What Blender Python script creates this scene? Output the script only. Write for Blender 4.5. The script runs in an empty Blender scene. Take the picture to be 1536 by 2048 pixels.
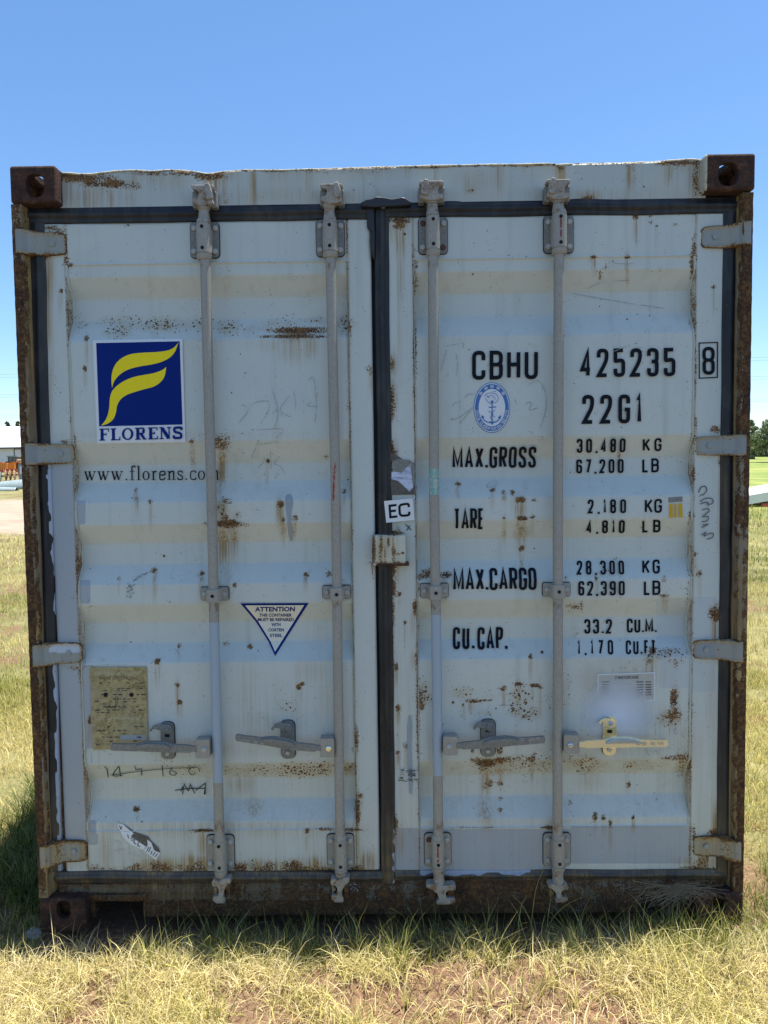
import bpy, bmesh, math, random
import numpy as np
from mathutils import Vector, Matrix, noise
from mathutils.geometry import tessellate_polygon

random.seed(7)
rng = np.random.default_rng(11)
sc = bpy.context.scene
COL = sc.collection

# ------------------------------------------------------------------ camera
F = 1480.0
CP = np.array([0.00977, -2.47277, 1.58749])
YAW, PITCH, ROLL = 0.00604, 0.05799, -0.01351
cy, sy = math.cos(YAW), math.sin(YAW)
ca, sa = math.cos(math.pi/2-PITCH), math.sin(math.pi/2-PITCH)
cr, sr = math.cos(ROLL), math.sin(ROLL)
RM = (np.array([[cy, -sy, 0], [sy, cy, 0], [0, 0, 1]]) @ np.array([[1, 0, 0], [0, ca, -sa], [0, sa, ca]])
      @ np.array([[cr, -sr, 0], [sr, cr, 0], [0, 0, 1]]))
cam_d = bpy.data.cameras.new('camera')
cam = bpy.data.objects.new('camera', cam_d)
COL.objects.link(cam)
m4 = Matrix([list(RM[0])+[CP[0]], list(RM[1])+[CP[1]], list(RM[2])+[CP[2]], [0, 0, 0, 1]])
cam.matrix_world = m4
cam_d.sensor_fit = 'VERTICAL'
cam_d.sensor_height = 36.0
cam_d.lens = F/2048*36.0
cam_d.clip_start = 0.05
cam_d.clip_end = 20000
sc.camera = cam

# ------------------------------------------------------------------ light
SUN_DIR = Vector((-0.47, -0.18, -2.59)).normalized()      # direction the light travels
elev = math.asin(-SUN_DIR.z)
azim = math.atan2(-SUN_DIR.x, -SUN_DIR.y)                  # clockwise from +Y
world = bpy.data.worlds.new('World')
sc.world = world
world.use_nodes = True
wn = world.node_tree
wn.nodes.clear()
wo = wn.nodes.new('ShaderNodeOutputWorld')
wb = wn.nodes.new('ShaderNodeBackground')
ws = wn.nodes.new('ShaderNodeTexSky')
ws.sky_type = 'NISHITA'
ws.sun_disc = False
ws.sun_elevation = elev
ws.sun_rotation = azim
ws.altitude = 300
ws.air_density = 1.0
ws.dust_density = 0.6
ws.ozone_density = 3.0
wb.inputs['Strength'].default_value = 0.117
wh = wn.nodes.new('ShaderNodeHueSaturation')
wh.inputs['Saturation'].default_value = 1.16
wn.links.new(ws.outputs[0], wh.inputs['Color'])
wn.links.new(wh.outputs[0], wb.inputs[0])
wn.links.new(wb.outputs[0], wo.inputs[0])
sun_d = bpy.data.lights.new('sun', 'SUN')
sun_d.energy = 5.0
sun_d.angle = math.radians(0.5)
sun_d.color = (1.0, 0.96, 0.88)
sun = bpy.data.objects.new('sun', sun_d)
COL.objects.link(sun)
sun.rotation_euler = SUN_DIR.to_track_quat('-Z', 'Y').to_euler()
sun.location = (3, 1, 8)
sc.view_settings.view_transform = 'Standard'
sc.view_settings.look = 'None'
sc.view_settings.exposure = 0.88
sc.view_settings.gamma = 1
sc.view_settings.use_curve_mapping = False

# ------------------------------------------------------------------ measuring helpers
def ray(px, py):
    d = RM @ np.array([(px-768)/F, -(py-1024)/F, -1.0])
    return d
def pt(px, py, Y):                         # point of the plane y = Y
    d = ray(px, py); t = (Y-CP[1])/d[1]
    return Vector((CP[0]+d[0]*t, Y, CP[2]+d[2]*t))
def gd(px, py, z=0.0):                     # point of the level z
    d = ray(px, py); t = (z-CP[2])/d[2]
    return Vector((CP[0]+d[0]*t, CP[1]+d[1]*t, z))
def project(P):                            # (n,3) -> photo px
    c = (P-CP) @ RM
    return 768+F*c[:, 0]/-c[:, 2], 1024-F*c[:, 1]/-c[:, 2]

def tag(o, label=None, cat=None, group=None, kind=None):
    if label: o['label'] = label
    if cat: o['category'] = cat
    if group: o['group'] = group
    if kind: o['kind'] = kind
    return o
def empty(name, loc=(0, 0, 0), parent=None):
    o = bpy.data.objects.new(name, None)
    o.empty_display_size = 0.1
    COL.objects.link(o)
    o.location = loc
    if parent: o.parent = parent
    return o
def link(name, me, mat, parent=None, smooth=False):
    o = bpy.data.objects.new(name, me)
    COL.objects.link(o)
    if mat is not None:
        for m in (mat if isinstance(mat, (list, tuple)) else [mat]): me.materials.append(m)
    if parent: o.parent = parent
    if smooth:
        me.polygons.foreach_set('use_smooth', [True]*len(me.polygons))
    return o
def npmesh(name, V, Q=None, T=None):
    V = np.asarray(V, np.float32)
    me = bpy.data.meshes.new(name)
    me.vertices.add(len(V)); me.vertices.foreach_set('co', V.ravel())
    loops = []; starts = []; n = 0
    if Q is not None and len(Q):
        Q = np.asarray(Q, np.int32); loops.append(Q.ravel()); starts.append(np.arange(len(Q))*4); n = len(Q)*4
    if T is not None and len(T):
        T = np.asarray(T, np.int32); loops.append(T.ravel()); starts.append(np.arange(len(T))*3+n)
    L = np.concatenate(loops); S = np.concatenate(starts)
    me.loops.add(len(L)); me.loops.foreach_set('vertex_index', L)
    me.polygons.add(len(S)); me.polygons.foreach_set('loop_start', S.astype(np.int32))
    me.update(calc_edges=True); me.validate()
    return me

class MB:
    def __init__(s): s.v = []; s.f = []
    def add(s, vs, fs):
        b = len(s.v); s.v += [tuple(v) for v in vs]; s.f += [tuple(i+b for i in f) for f in fs]; return s
    def box(s, a, b):
        x0, x1 = sorted((a[0], b[0])); y0, y1 = sorted((a[1], b[1])); z0, z1 = sorted((a[2], b[2]))
        return s.add([(x0, y0, z0), (x1, y0, z0), (x1, y1, z0), (x0, y1, z0), (x0, y0, z1), (x1, y0, z1), (x1, y1, z1), (x0, y1, z1)],
                     [(0, 3, 2, 1), (4, 5, 6, 7), (0, 1, 5, 4), (1, 2, 6, 5), (2, 3, 7, 6), (3, 0, 4, 7)])
    def prism(s, poly, y0, y1):            # poly in (x,z), extruded along y
        n = len(poly)
        ar = sum(poly[i][0]*poly[(i+1) % n][1]-poly[(i+1) % n][0]*poly[i][1] for i in range(n))
        if ar < 0: poly = poly[::-1]
        vs = [(x, y0, z) for x, z in poly]+[(x, y1, z) for x, z in poly]
        tris = tessellate_polygon([[Vector((x, z, 0)) for x, z in poly]])
        fs = []
        for t in tris:
            a, b, c = t
            cr_ = (poly[b][0]-poly[a][0])*(poly[c][1]-poly[a][1])-(poly[c][0]-poly[a][0])*(poly[b][1]-poly[a][1])
            if cr_ < 0: a, c = c, a
            fs.append((a, b, c)); fs.append((c+n, b+n, a+n))
        fs += [(i, i+n, (i+1) % n+n, (i+1) % n) for i in range(n)]
        return s.add(vs, fs)
    def path(s, pts, rads, n=12, cap=True):  # tube of varying radius along points
        pts = [Vector(p) for p in pts]
        base = len(s.v); rings = []
        prev = None
        for i, p in enumerate(pts):
            d = (pts[min(i+1, len(pts)-1)]-pts[max(i-1, 0)])
            if d.length < 1e-9: d = Vector((0, 0, 1))
            d.normalize()
            if prev is None:
                u = d.orthogonal().normalized()
            else:
                u = (prev-d*prev.dot(d)).normalized()
            prev = u; w = d.cross(u)
            r = rads[i] if hasattr(rads, '__len__') else rads
            ring = []
            for k in range(n):
                a = 2*math.pi*k/n
                s.v.append(tuple(p+(u*math.cos(a)+w*math.sin(a))*r)); ring.append(len(s.v)-1)
            rings.append(ring)
        for a, b in zip(rings, rings[1:]):
            for k in range(n):
                s.f.append((a[k], a[(k+1) % n], b[(k+1) % n], b[k]))
        if cap:
            s.f.append(tuple(rings[0][::-1])); s.f.append(tuple(rings[-1]))
        return s
    def cyl(s, p0, p1, r, n=12): return s.path([p0, p1], r, n)
    def build(s, name, mat, parent=None, smooth=False, bevel=0, segs=2):
        me = bpy.data.meshes.new(name); me.from_pydata(s.v, [], s.f); me.update()
        o = link(name, me, mat, parent)
        if smooth:
            me.shade_smooth()
            try: me.set_sharp_from_angle(angle=math.radians(40))
            except Exception: pass
        if bevel:
            b = o.modifiers.new('bevel', 'BEVEL'); b.width = bevel; b.segments = segs; b.limit_method = 'ANGLE'; b.angle_limit = math.radians(35)
        return o

def rrect(x0, z0, x1, z1, r, n=5):
    P = []
    for cx, cz, a0 in ((x1-r, z1-r, 0), (x0+r, z1-r, 90), (x0+r, z0+r, 180), (x1-r, z0+r, 270)):
        for k in range(n+1):
            a = math.radians(a0+90*k/n); P.append((cx+r*math.cos(a), cz+r*math.sin(a)))
    return P

# ------------------------------------------------------------------ materials
class NT:
    def __init__(s, name):
        s.m = bpy.data.materials.new(name); s.m.use_nodes = True; s.t = s.m.node_tree; s.t.nodes.clear()
        s.out = s.t.nodes.new('ShaderNodeOutputMaterial'); s.b = s.t.nodes.new('ShaderNodeBsdfPrincipled')
        s.t.links.new(s.b.outputs[0], s.out.inputs[0])
        s.tc = s.t.nodes.new('ShaderNodeTexCoord').outputs['Object']
    def n(s, typ, **kw):
        nd = s.t.nodes.new(typ)
        for k, v in kw.items(): setattr(nd, k, v)
        return nd
    def put(s, sock, v):
        if isinstance(v, bpy.types.NodeSocket): s.t.links.new(v, sock)
        elif isinstance(v, (tuple, list)): sock.default_value = tuple(v)+((1.0,) if len(v) == 3 and sock.type == 'RGBA' else ())
        else: sock.default_value = v
    def math(s, op, a, b=0.0, c=None, clamp=False):
        nd = s.n('ShaderNodeMath', operation=op, use_clamp=clamp); s.put(nd.inputs[0], a); s.put(nd.inputs[1], b)
        if c is not None: s.put(nd.inputs[2], c)
        return nd.outputs[0]
    def scale(s, v, vec=None):
        nd = s.n('ShaderNodeMapping'); s.put(nd.inputs['Vector'], vec or s.tc); nd.inputs['Scale'].default_value = v
        return nd.outputs[0]
    def noise(s, sc_, detail=3, rough=.55, vec=None, dist=0.0, col=False):
        nd = s.n('ShaderNodeTexNoise'); s.put(nd.inputs['Vector'], vec or s.tc)
        nd.inputs['Scale'].default_value = sc_; nd.inputs['Detail'].default_value = detail
        nd.inputs['Roughness'].default_value = rough; nd.inputs['Distortion'].default_value = dist
        return nd.outputs['Color' if col else 'Fac']
    def voro(s, sc_, vec=None, feature='F1'):
        nd = s.n('ShaderNodeTexVoronoi', feature=feature); s.put(nd.inputs['Vector'], vec or s.tc); nd.inputs['Scale'].default_value = sc_
        return nd
    def step(s, v, a, b):                  # smooth map a..b -> 0..1
        nd = s.n('ShaderNodeMapRange', interpolation_type='SMOOTHSTEP'); s.put(nd.inputs['Value'], v)
        s.put(nd.inputs['From Min'], a); s.put(nd.inputs['From Max'], b)
        return nd.outputs[0]
    def lin(s, v, a, b, c, d):
        nd = s.n('ShaderNodeMapRange'); s.put(nd.inputs['Value'], v)
        for k, q in (('From Min', a), ('From Max', b), ('To Min', c), ('To Max', d)): nd.inputs[k].default_value = q
        return nd.outputs[0]
    def mix(s, f, a, b, blend='MIX'):
        nd = s.n('ShaderNodeMix', data_type='RGBA', blend_type=blend)
        s.put(nd.inputs[0], f); s.put(nd.inputs[6], a); s.put(nd.inputs[7], b)
        return nd.outputs[2]
    def ramp(s, v, stops):
        nd = s.n('ShaderNodeValToRGB'); s.put(nd.inputs[0], v); cr_ = nd.color_ramp
        while len(cr_.elements) < len(stops): cr_.elements.new(.5)
        for e, (p, c) in zip(cr_.elements, stops): e.position = p; e.color = tuple(c)+(1,)
        return nd.outputs[0]
    def attr(s, name):
        nd = s.n('ShaderNodeAttribute', attribute_name=name); return nd
    def bump(s, h, strength=.5, dist=.002, normal=None):
        nd = s.n('ShaderNodeBump'); s.put(nd.inputs['Height'], h); nd.inputs['Strength'].default_value = strength; nd.inputs['Distance'].default_value = dist
        if normal: s.put(nd.inputs['Normal'], normal)
        return nd.outputs[0]
    def done(s, color, rough=.6, metal=0.0, normal=None, spec=.5):
        s.put(s.b.inputs['Base Color'], color); s.put(s.b.inputs['Roughness'], rough); s.put(s.b.inputs['Metallic'], metal)
        s.b.inputs['Specular IOR Level'].default_value = spec
        if normal: s.put(s.b.inputs['Normal'], normal)
        return s.m

RUST = [(0.0, (.012, .008, .006)), (.40, (.045, .024, .014)), (.52, (.11, .055, .024)), (.62, (.21, .115, .042)), (.74, (.33, .22, .10)), (1.0, (.40, .30, .18))]
def weathered(name, base, base2, rust_bias=0.0, pits=1.0, rough=.5, dirt=.35, patch=(.27, .33, .42), speck=1.0, stainbias=0.0, fine=2.1, rdark=1.0):
    s = NT(name)
    nf = s.noise(95, 6, .65); nm = s.noise(22, 5, .6); nl = s.noise(3.0, 4, .6)
    vs = s.noise(1.0, 5, .6, vec=s.scale((26, 26, 1.2)))           # vertical streaks
    vs2 = s.noise(1.0, 4, .6, vec=s.scale((90, 90, 2.5)))
    b = s.mix(s.step(nl, .35, .7), base, base2)
    b = s.mix(s.math('MULTIPLY', s.step(vs, .5, .8), dirt), b, (base[0]*.62, base[1]*.62, base[2]*.56))
    b = s.mix(s.math('MULTIPLY', s.step(vs2, .55, .85), dirt*.6), b, (base[0]*1.1, base[1]*1.08, base[2]*1.0))
    # fine grime specks
    v0 = s.voro(70); b = s.mix(s.math('MULTIPLY', s.math('LESS_THAN', v0.outputs['Distance'], s.math('MULTIPLY', s.step(nl, .45, .7), .12)), .55), b, (.1, .09, .075))
    sm = s.noise(6.0, 5, .7, dist=1.2)
    b = s.mix(s.math('MULTIPLY', s.step(sm, .55, .75), .22), b, (base[0]*.7, base[1]*.66, base[2]*.58))
    pa = s.attr('pa').outputs['Fac']
    pe = s.math('ADD', pa, s.math('MULTIPLY', s.math('SUBTRACT', nm, .5), .35))
    pm = s.step(pe, .47, .53)
    b = s.mix(pm, b, s.mix(s.step(nl, .3, .75), patch, (patch[0]*1.1, patch[1]*1.08, patch[2]*1.05)))
    pb = s.step(s.math('ADD', s.attr('pb').outputs['Fac'], s.math('MULTIPLY', s.math('SUBTRACT', nm, .5), .3)), .46, .54)
    b = s.mix(s.math('MULTIPLY', pb, .75), b, (base[0]*.86, base[1]*.89, base[2]*.97))
    # darkening mask, which also carries shade painted on the post returns
    dk = s.attr('dk').outputs['Fac']
    b = s.mix(s.math('MULTIPLY', dk, s.lin(nm, .3, .7, .55, 1.0), clamp=True), b, (.13, .125, .12))
    # stains
    st = s.attr('st').outputs['Fac']
    if stainbias: st = s.math('ADD', st, s.math('MULTIPLY', s.step(nl, .3, .7), stainbias))
    sf = s.math('MULTIPLY', s.math('MULTIPLY', s.math('MULTIPLY', st, 1.15), s.lin(vs, .3, .65, .45, 1.3)), s.lin(s.noise(1.0, 4, .6, vec=s.scale((150, 150, 3.0))), .38, .6, .3, 1.35), clamp=True)
    b = s.mix(s.math('MULTIPLY', sf, .9), b, s.mix(s.step(vs2, .35, .65), (.36, .26, .10), (.22, .125, .04)))
    hal = s.math('MULTIPLY', s.math('MAXIMUM', s.step(s.attr('rs').outputs['Fac'], .12, .6), s.step(s.attr('rk').outputs['Fac'], .1, .6)), s.lin(nm, .3, .7, .15, .75))
    b = s.mix(hal, b, (.36, .27, .12))
    # rust
    rc = s.ramp(s.math('ADD', s.math('MULTIPLY', nf, .65), s.math('MULTIPLY', nm, .4)), RUST)
    if rdark < 1: rc = s.mix(1.0, rc, (rdark,)*3, 'MULTIPLY')
    rs = s.attr('rs').outputs['Fac']
    rv = s.math('ADD', rs, s.math('MULTIPLY', s.math('ADD', s.math('SUBTRACT', nm, .5), s.math('MULTIPLY', s.math('SUBTRACT', s.noise(170, 4, .7), .5), fine)), 1.25))
    if rust_bias: rv = s.math('ADD', rv, s.math('ADD', s.math('MULTIPLY', s.math('SUBTRACT', s.noise(7, 5, .65, vec=s.scale((1, 1, .35))), .5), 1.4), rust_bias))
    rm = s.step(rv, .47, .56)
    rk = s.attr('rk').outputs['Fac']
    vk = s.voro(105); va = s.voro(58)
    wob = s.math('MULTIPLY', s.math('SUBTRACT', nf, .5), .35)
    km = s.step(s.math('SUBTRACT', s.math('ADD', s.math('MULTIPLY', rk, .70), wob), vk.outputs['Distance']), -.02, .06)
    km2 = s.step(s.math('SUBTRACT', s.math('ADD', s.math('MULTIPLY', rk, .62), wob), va.outputs['Distance']), -.02, .05)
    km = s.math('MULTIPLY', s.math('MAXIMUM', km, km2), s.step(rk, .05, .2))
    rm = s.math('MAXIMUM', rm, km)
    if pits:
        vp = s.voro(13); vr = s.voro(31)
        c = s.n('ShaderNodeSeparateColor'); s.put(c.inputs[0], vp.outputs['Color'])
        c2 = s.n('ShaderNodeSeparateColor'); s.put(c2.inputs[0], vr.outputs['Color'])
        wob2 = s.math('ADD', .6, s.math('MULTIPLY', nf, .9))
        p1 = s.math('LESS_THAN', vp.outputs['Distance'], s.math('MULTIPLY', s.math('MULTIPLY', s.math('POWER', c.outputs[0], 3.0), .075*pits), wob2))
        p2 = s.math('LESS_THAN', vr.outputs['Distance'], s.math('MULTIPLY', s.math('MULTIPLY', s.math('POWER', c2.outputs[0], 4.0), .085*pits), wob2))
        pp = s.math('MULTIPLY', s.math('MAXIMUM', p1, p2), s.math('SUBTRACT', 1.0, pm))
        b = s.mix(s.math('MULTIPLY', s.math('SUBTRACT', 1.0, s.step(vp.outputs['Distance'], 0.02, s.math('ADD', .03, s.math('MULTIPLY', s.math('POWER', c.outputs[0], 3.0), .12)))), .3), b, (.33, .2, .09))
        rm = s.math('MAXIMUM', rm, pp)
    col = s.mix(rm, b, rc)
    h = s.math('ADD', s.math('MULTIPLY', rm, s.math('SUBTRACT', nf, .2)), s.math('MULTIPLY', s.noise(9, 3), .35))
    nrm = s.bump(h, .45, .0022)
    return s.done(col, s.mix(rm, (rough,)*3, (.9,)*3), 0.0, nrm, .35)

M = {}
M['paint'] = weathered('grey_paint', (.505, .555, .52), (.535, .57, .52), patch=(.325, .37, .40))
M['header'] = weathered('header_paint', (.43, .48, .455), (.45, .465, .40), dirt=.8, pits=1.0)
M['hinge'] = weathered('hinge_paint', (.26, .30, .30), (.30, .31, .27), dirt=.5, rust_bias=-.2, patch=(.42, .50, .58))
M['post'] = weathered('post_paint', (.22, .19, .14), (.13, .10, .065), rust_bias=.60, dirt=.8, stainbias=.8, fine=.7, rdark=.66)
M['sill'] = weathered('sill_paint', (.10, .092, .065), (.045, .036, .024), rust_bias=.62, dirt=.6, stainbias=.25, fine=1.0, rdark=.55)
M['side'] = weathered('side_paint', (.45, .52, .50), (.48, .54, .5), dirt=.5)
M['rubber'] = weathered('black_rubber', (.009, .012, .017), (.026, .027, .026), pits=0.0, rough=.42, dirt=.0, patch=(.33, .40, .50))
M['lockplate'] = weathered('lock_box_paint', (.55, .57, .48), (.46, .44, .32), rust_bias=-.1, dirt=.8)

def mk_casting():
    s = NT('casting_rust')
    nf = s.noise(110, 6, .7); nm = s.noise(24, 5, .6)
    c = s.ramp(s.math('ADD', s.math('MULTIPLY', nf, .5), s.math('MULTIPLY', nm, .5)), [(.28, (.012, .008, .006)), (.45, (.038, .020, .014)), (.56, (.078, .038, .024)), (.64, (.14, .072, .038)), (.74, (.32, .26, .19))])
    sp = s.n('ShaderNodeSeparateXYZ'); s.put(sp.inputs[0], s.tc); ax = s.math('ABSOLUTE', sp.outputs[0])
    chip = s.math('MULTIPLY', s.math('LESS_THAN', ax, 1.0615), s.step(s.math('ADD', s.math('MULTIPLY', nf, .6), s.math('MULTIPLY', nm, .5)), .46, .54))
    c = s.mix(s.math('MULTIPLY', chip, s.math('GREATER_THAN', sp.outputs[2], 2.0)), c, (.50, .46, .34))
    return s.done(c, .85, 0, s.bump(s.math('ADD', nf, nm), .8, .004), .3)
M['casting'] = mk_casting()
def mk_galv(name, a, b, dark, paint=False, rust=0):
    s = NT(name)
    vec = s.scale((1, 1, .45))
    v = s.voro(230, vec); n1 = s.noise(170, 3, .6, vec=vec); n2 = s.noise(14, 4, .6)
    c = s.mix(s.step(n1, .2, .8), a, b)
    c = s.mix(s.math('MULTIPLY', s.step(v.outputs['Distance'], .25, .6), .35), c, dark)
    c = s.mix(s.math('MULTIPLY', s.step(s.noise(1, 4, .6, vec=s.scale((120, 120, 3))), .6, .75), .6), c, (.16, .12, .09))
    c = s.mix(s.math('MULTIPLY', s.step(n2, .5, .75), .3), c, (.27, .22, .17))
    if rust:
        nr = s.noise(38, 5, .7); c = s.mix(s.step(nr, .60-rust*.1, .68-rust*.1), c, s.mix(s.noise(140, 3), (.10, .05, .028), (.26, .15, .08)))
        c = s.mix(s.math('MULTIPLY', s.step(nr, .42, .6), .45), c, (.24, .18, .12))
    if paint:
        pm = s.step(s.math('ADD', s.attr('pa').outputs['Fac'], s.math('MULTIPLY', s.math('SUBTRACT', n1, .5), .3)), .45, .55)
        c = s.mix(pm, c, (.33, .40, .46))
        rzv = s.math('ADD', s.attr('rz').outputs['Fac'], s.math('MULTIPLY', s.math('SUBTRACT', s.noise(60, 5, .7, vec=s.scale((1, 1, .4))), .5), 1.3))
        c = s.mix(s.math('MULTIPLY', s.step(rzv, .42, .62), .75), c, s.mix(n2, (.12, .07, .04), (.24, .16, .10)))
        sk = s.attr('sk').outputs['Fac']
        c = s.mix(s.step(sk, .3, .5), c, s.ramp(s.noise(45, 3), [(.35, (.45, .43, .35)), (.5, (.12, .38, .36)), (.62, (.5, .5, .42)), (.75, (.25, .12, .11))]))
        rd = s.attr('rd').outputs['Fac']
        c = s.mix(s.step(s.math('ADD', rd, s.math('MULTIPLY', s.math('SUBTRACT', n1, .5), .7)), .5, .7), c, (.3, .03, .025))
    return s.done(c, .62, 0.15, s.bump(n1, .35, .001), .4)
M['galv'] = mk_galv('galvanised_steel', (.31, .30, .255), (.37, .355, .31), (.24, .23, .20), True)
M['galv_dark'] = mk_galv('dull_galvanised_steel', (.17, .178, .165), (.28, .28, .25), (.12, .12, .11))
M['cam'] = mk_galv('stained_cast_steel', (.30, .285, .24), (.42, .395, .335), (.22, .20, .17), False, .6)
M['bolt'] = mk_galv('bolt_steel', (.38, .40, .37), (.48, .49, .45), (.3, .3, .28))
def simple(name, c, rough=.6, metal=0, var=.12, scale_=30, spec=.5, bumpd=0.0):
    s = NT(name); n = s.noise(scale_, 4, .6)
    col = s.mix(n, tuple(x*(1-var*1.5) for x in c), tuple(min(1, x*(1+var*1.5)) for x in c))
    return s.done(col, rough, metal, s.bump(n, .4, bumpd) if bumpd else None, spec)
M['rustbolt'] = simple('rusty_bolt', (.10, .05, .03), .9, var=.4, scale_=150)
M['zinc'] = simple('yellow_zinc', (.88, .83, .58), .24, .85, .08, 18)
M['zincblue'] = simple('blue_zinc', (.42, .50, .56), .25, .85, .1, 12)
M['dark'] = simple('dark_hole', (.006, .006, .007), .9)
M['sealant'] = simple('black_sealant', (.012, .013, .016), .5, var=.3)
M['bead'] = weathered('weld_bead', (.48, .53, .48), (.42, .42, .33), rust_bias=.05, dirt=.4)
def mk_print(name, c, wear=.62, under=(.46, .53, .51), rough=.5):
    s = NT(name); n = s.noise(55, 6, .7)
    return s.done(s.mix(s.step(n, wear, wear+.05), c, under), max(rough, .6), 0, None, .14)
M['black_print'] = mk_print('black_lettering', (.005, .007, .013), .70)
M['pencil'] = mk_print('pencil_mark', (.24, .26, .27), .52)
M['marker'] = mk_print('marker_ink', (.03, .035, .03), .68)
M['marker_grey'] = mk_print('sprayed_mark', (.14, .145, .15), .60)
M['chalk'] = mk_print('chalk_mark', (.55, .52, .42), .56)
M['white_vinyl'] = mk_print('white_vinyl', (.66, .70, .72), .78)
M['navy_vinyl'] = mk_print('navy_vinyl', (.002, .020, .17), .84, (.06, .08, .18), .75)
M['yellow_vinyl'] = mk_print('yellow_vinyl', (.86, .70, .02), .80, (.5, .40, .05), .35)
M['blue_vinyl'] = mk_print('blue_vinyl', (.07, .18, .42), .8, (.3, .38, .5))
M['cream_vinyl'] = mk_print('cream_vinyl', (.68, .68, .58), .75, (.55, .48, .32))
M['amber_vinyl'] = mk_print('amber_vinyl', (.60, .36, .015), .75, (.5, .35, .1))
M['paper'] = mk_print('white_paper', (.70, .72, .72), .85)
M['greypaint'] = mk_print('grey_touch_up', (.29, .335, .36), .8)
M['redmark'] = mk_print('red_mark', (.22, .02, .02), .55)
def mk_plate():
    s = NT('brass_plate'); n = s.noise(70, 6, .7); n2 = s.noise(9, 3)
    c = s.mix(s.step(n, .35, .6), (.19, .16, .075), (.40, .34, .17)); c = s.mix(s.step(n2, .4, .7), c, (.36, .32, .2))
    v = s.voro(160); c = s.mix(s.math('MULTIPLY', s.math('LESS_THAN', v.outputs['Distance'], .17), .6), c, (.1, .09, .06))
    return s.done(c, .5, .25, s.bump(n, .3, .001), .4)
M['plate'] = mk_plate()
M['dim_plate'] = simple('tin_plate', (.40, .42, .40), .4, .2, .12, 40)
M['spray'] = None
def mk_torn():
    s = NT('torn_sticker_glue'); n = s.noise(60, 6, .75)
    return s.done(s.ramp(n, [(.35, (.04, .03, .025)), (.5, (.13, .12, .10)), (.6, (.05, .04, .035)), (.7, (.38, .40, .40))]), .7, 0, s.bump(n, .6, .002))
M['torn'] = mk_torn()
def mk_foil():
    s = NT('silver_foil_paper'); n = s.noise(1, 5, .6, vec=s.scale((30, 30, 90)))
    return s.done(s.mix(s.step(n, .4, .7), (.52, .58, .72), (.25, .30, .42)), .35, 0, s.bump(n, .6, .003))
M['foil'] = mk_foil()

# ------------------------------------------------------------------ door surface profile
YS, YC, YR = .052, .056, .098               # stile, crest and recess depth
BANDS = [(551, 597, 640, 680), (882, 927, 963, 1003), (1048, 1085, 1127, 1168), (1207, 1243, 1284, 1325), (1527, 1556, 1597, 1644)]
BRK = []                                    # z of crest end, recess start, recess end, crest start
for a, b, c, d in BANDS:
    x = 400
    BRK.append((pt(x, a, YC).z, pt(x, b, YR).z, pt(x, c, YR).z, pt(x, d, YC).z))
ZTOP = pt(400, 527, YC).z; ZBOT = pt(400, 1660, YC).z
_zs = [9.0]; _ys = [YC]
for a, b, c, d in BRK: _zs += [a, b, c, d]; _ys += [YC, YR, YR, YC]
_zs += [-9.0]; _ys += [YC]
_zs = np.array(_zs[::-1]); _ys = np.array(_ys[::-1])
def prof(z):
    y = np.interp(z, _zs, _ys)
    return np.where((z > ZTOP) | (z < ZBOT), YS+.0015, y)
ZB_ALL = sorted([v for b in BRK for v in b]+[ZTOP, ZBOT])
# panel edges (x) of each door
PL0, PL1 = pt(137, 700, YS).x, pt(702, 1000, YS).x
PR0, PR1 = pt(831, 1000, YS).x, pt(1389, 800, YS).x
def surfY(x, z):
    """front surface of the doors at x, z (arrays)"""
    x = np.asarray(x, float); z = np.asarray(z, float)
    inp = ((x > PL0) & (x < PL1)) | ((x > PR0) & (x < PR1))
    return np.where(inp, prof(z), YS)
def onp(px, py):
    Y = YC
    for _ in range(5):
        p = pt(px, py, Y); Y = float(surfY(p.x, p.z))
    p = pt(px, py, Y)
    return (p.x, p.z)

# ------------------------------------------------------------------ weathering fields, given in photo px
FE = []                                     # (channel, x, y, rx, ry, strength)
def fe(ch, *L):
    for q in L: FE.append((ch,)+tuple(q))
# header
fe('rs', (170, 356, 50, 8, .75), (215, 367, 50, 7, .8), (262, 373, 22, 6, .55), (145, 350, 30, 6, .7), (350, 347, 90, 3.5, .6), (420, 352, 26, 7, .8), (205, 378, 8, 8, .3),
   (600, 343, 200, 2.5, .35), (1000, 330, 300, 2, .35), (1360, 325, 50, 5, .75), (1120, 334, 8, 9, .6), (1178, 398, 13, 6, .7), (1250, 398, 12, 3, .4), (452, 404, 5, 4, .6), (943, 381, 5, 5, .5), (1392, 360, 6, 40, .55),
   (1340, 335, 10, 16, .3), (1262, 330, 10, 10, .35))
fe('st', (200, 395, 70, 24, .45), (418, 372, 6, 34, .8), (432, 372, 5, 34, .6), (448, 370, 5, 30, .5), (506, 372, 5, 44, .7), (616, 365, 4, 30, .45), (998, 352, 7, 34, .6), (1121, 352, 8, 30, .9), (870, 345, 3, 30, .3),
   (1262, 350, 7, 30, .6), (1335, 340, 8, 26, .5), (1178, 392, 24, 10, .7), (942, 372, 14, 20, .4), (135, 385, 8, 45, .6), (1385, 360, 8, 45, .5), (320, 360, 50, 22, .3), (660, 390, 260, 14, .18), (1100, 390, 300, 12, .15),
   (960, 360, 40, 20, .25))
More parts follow.
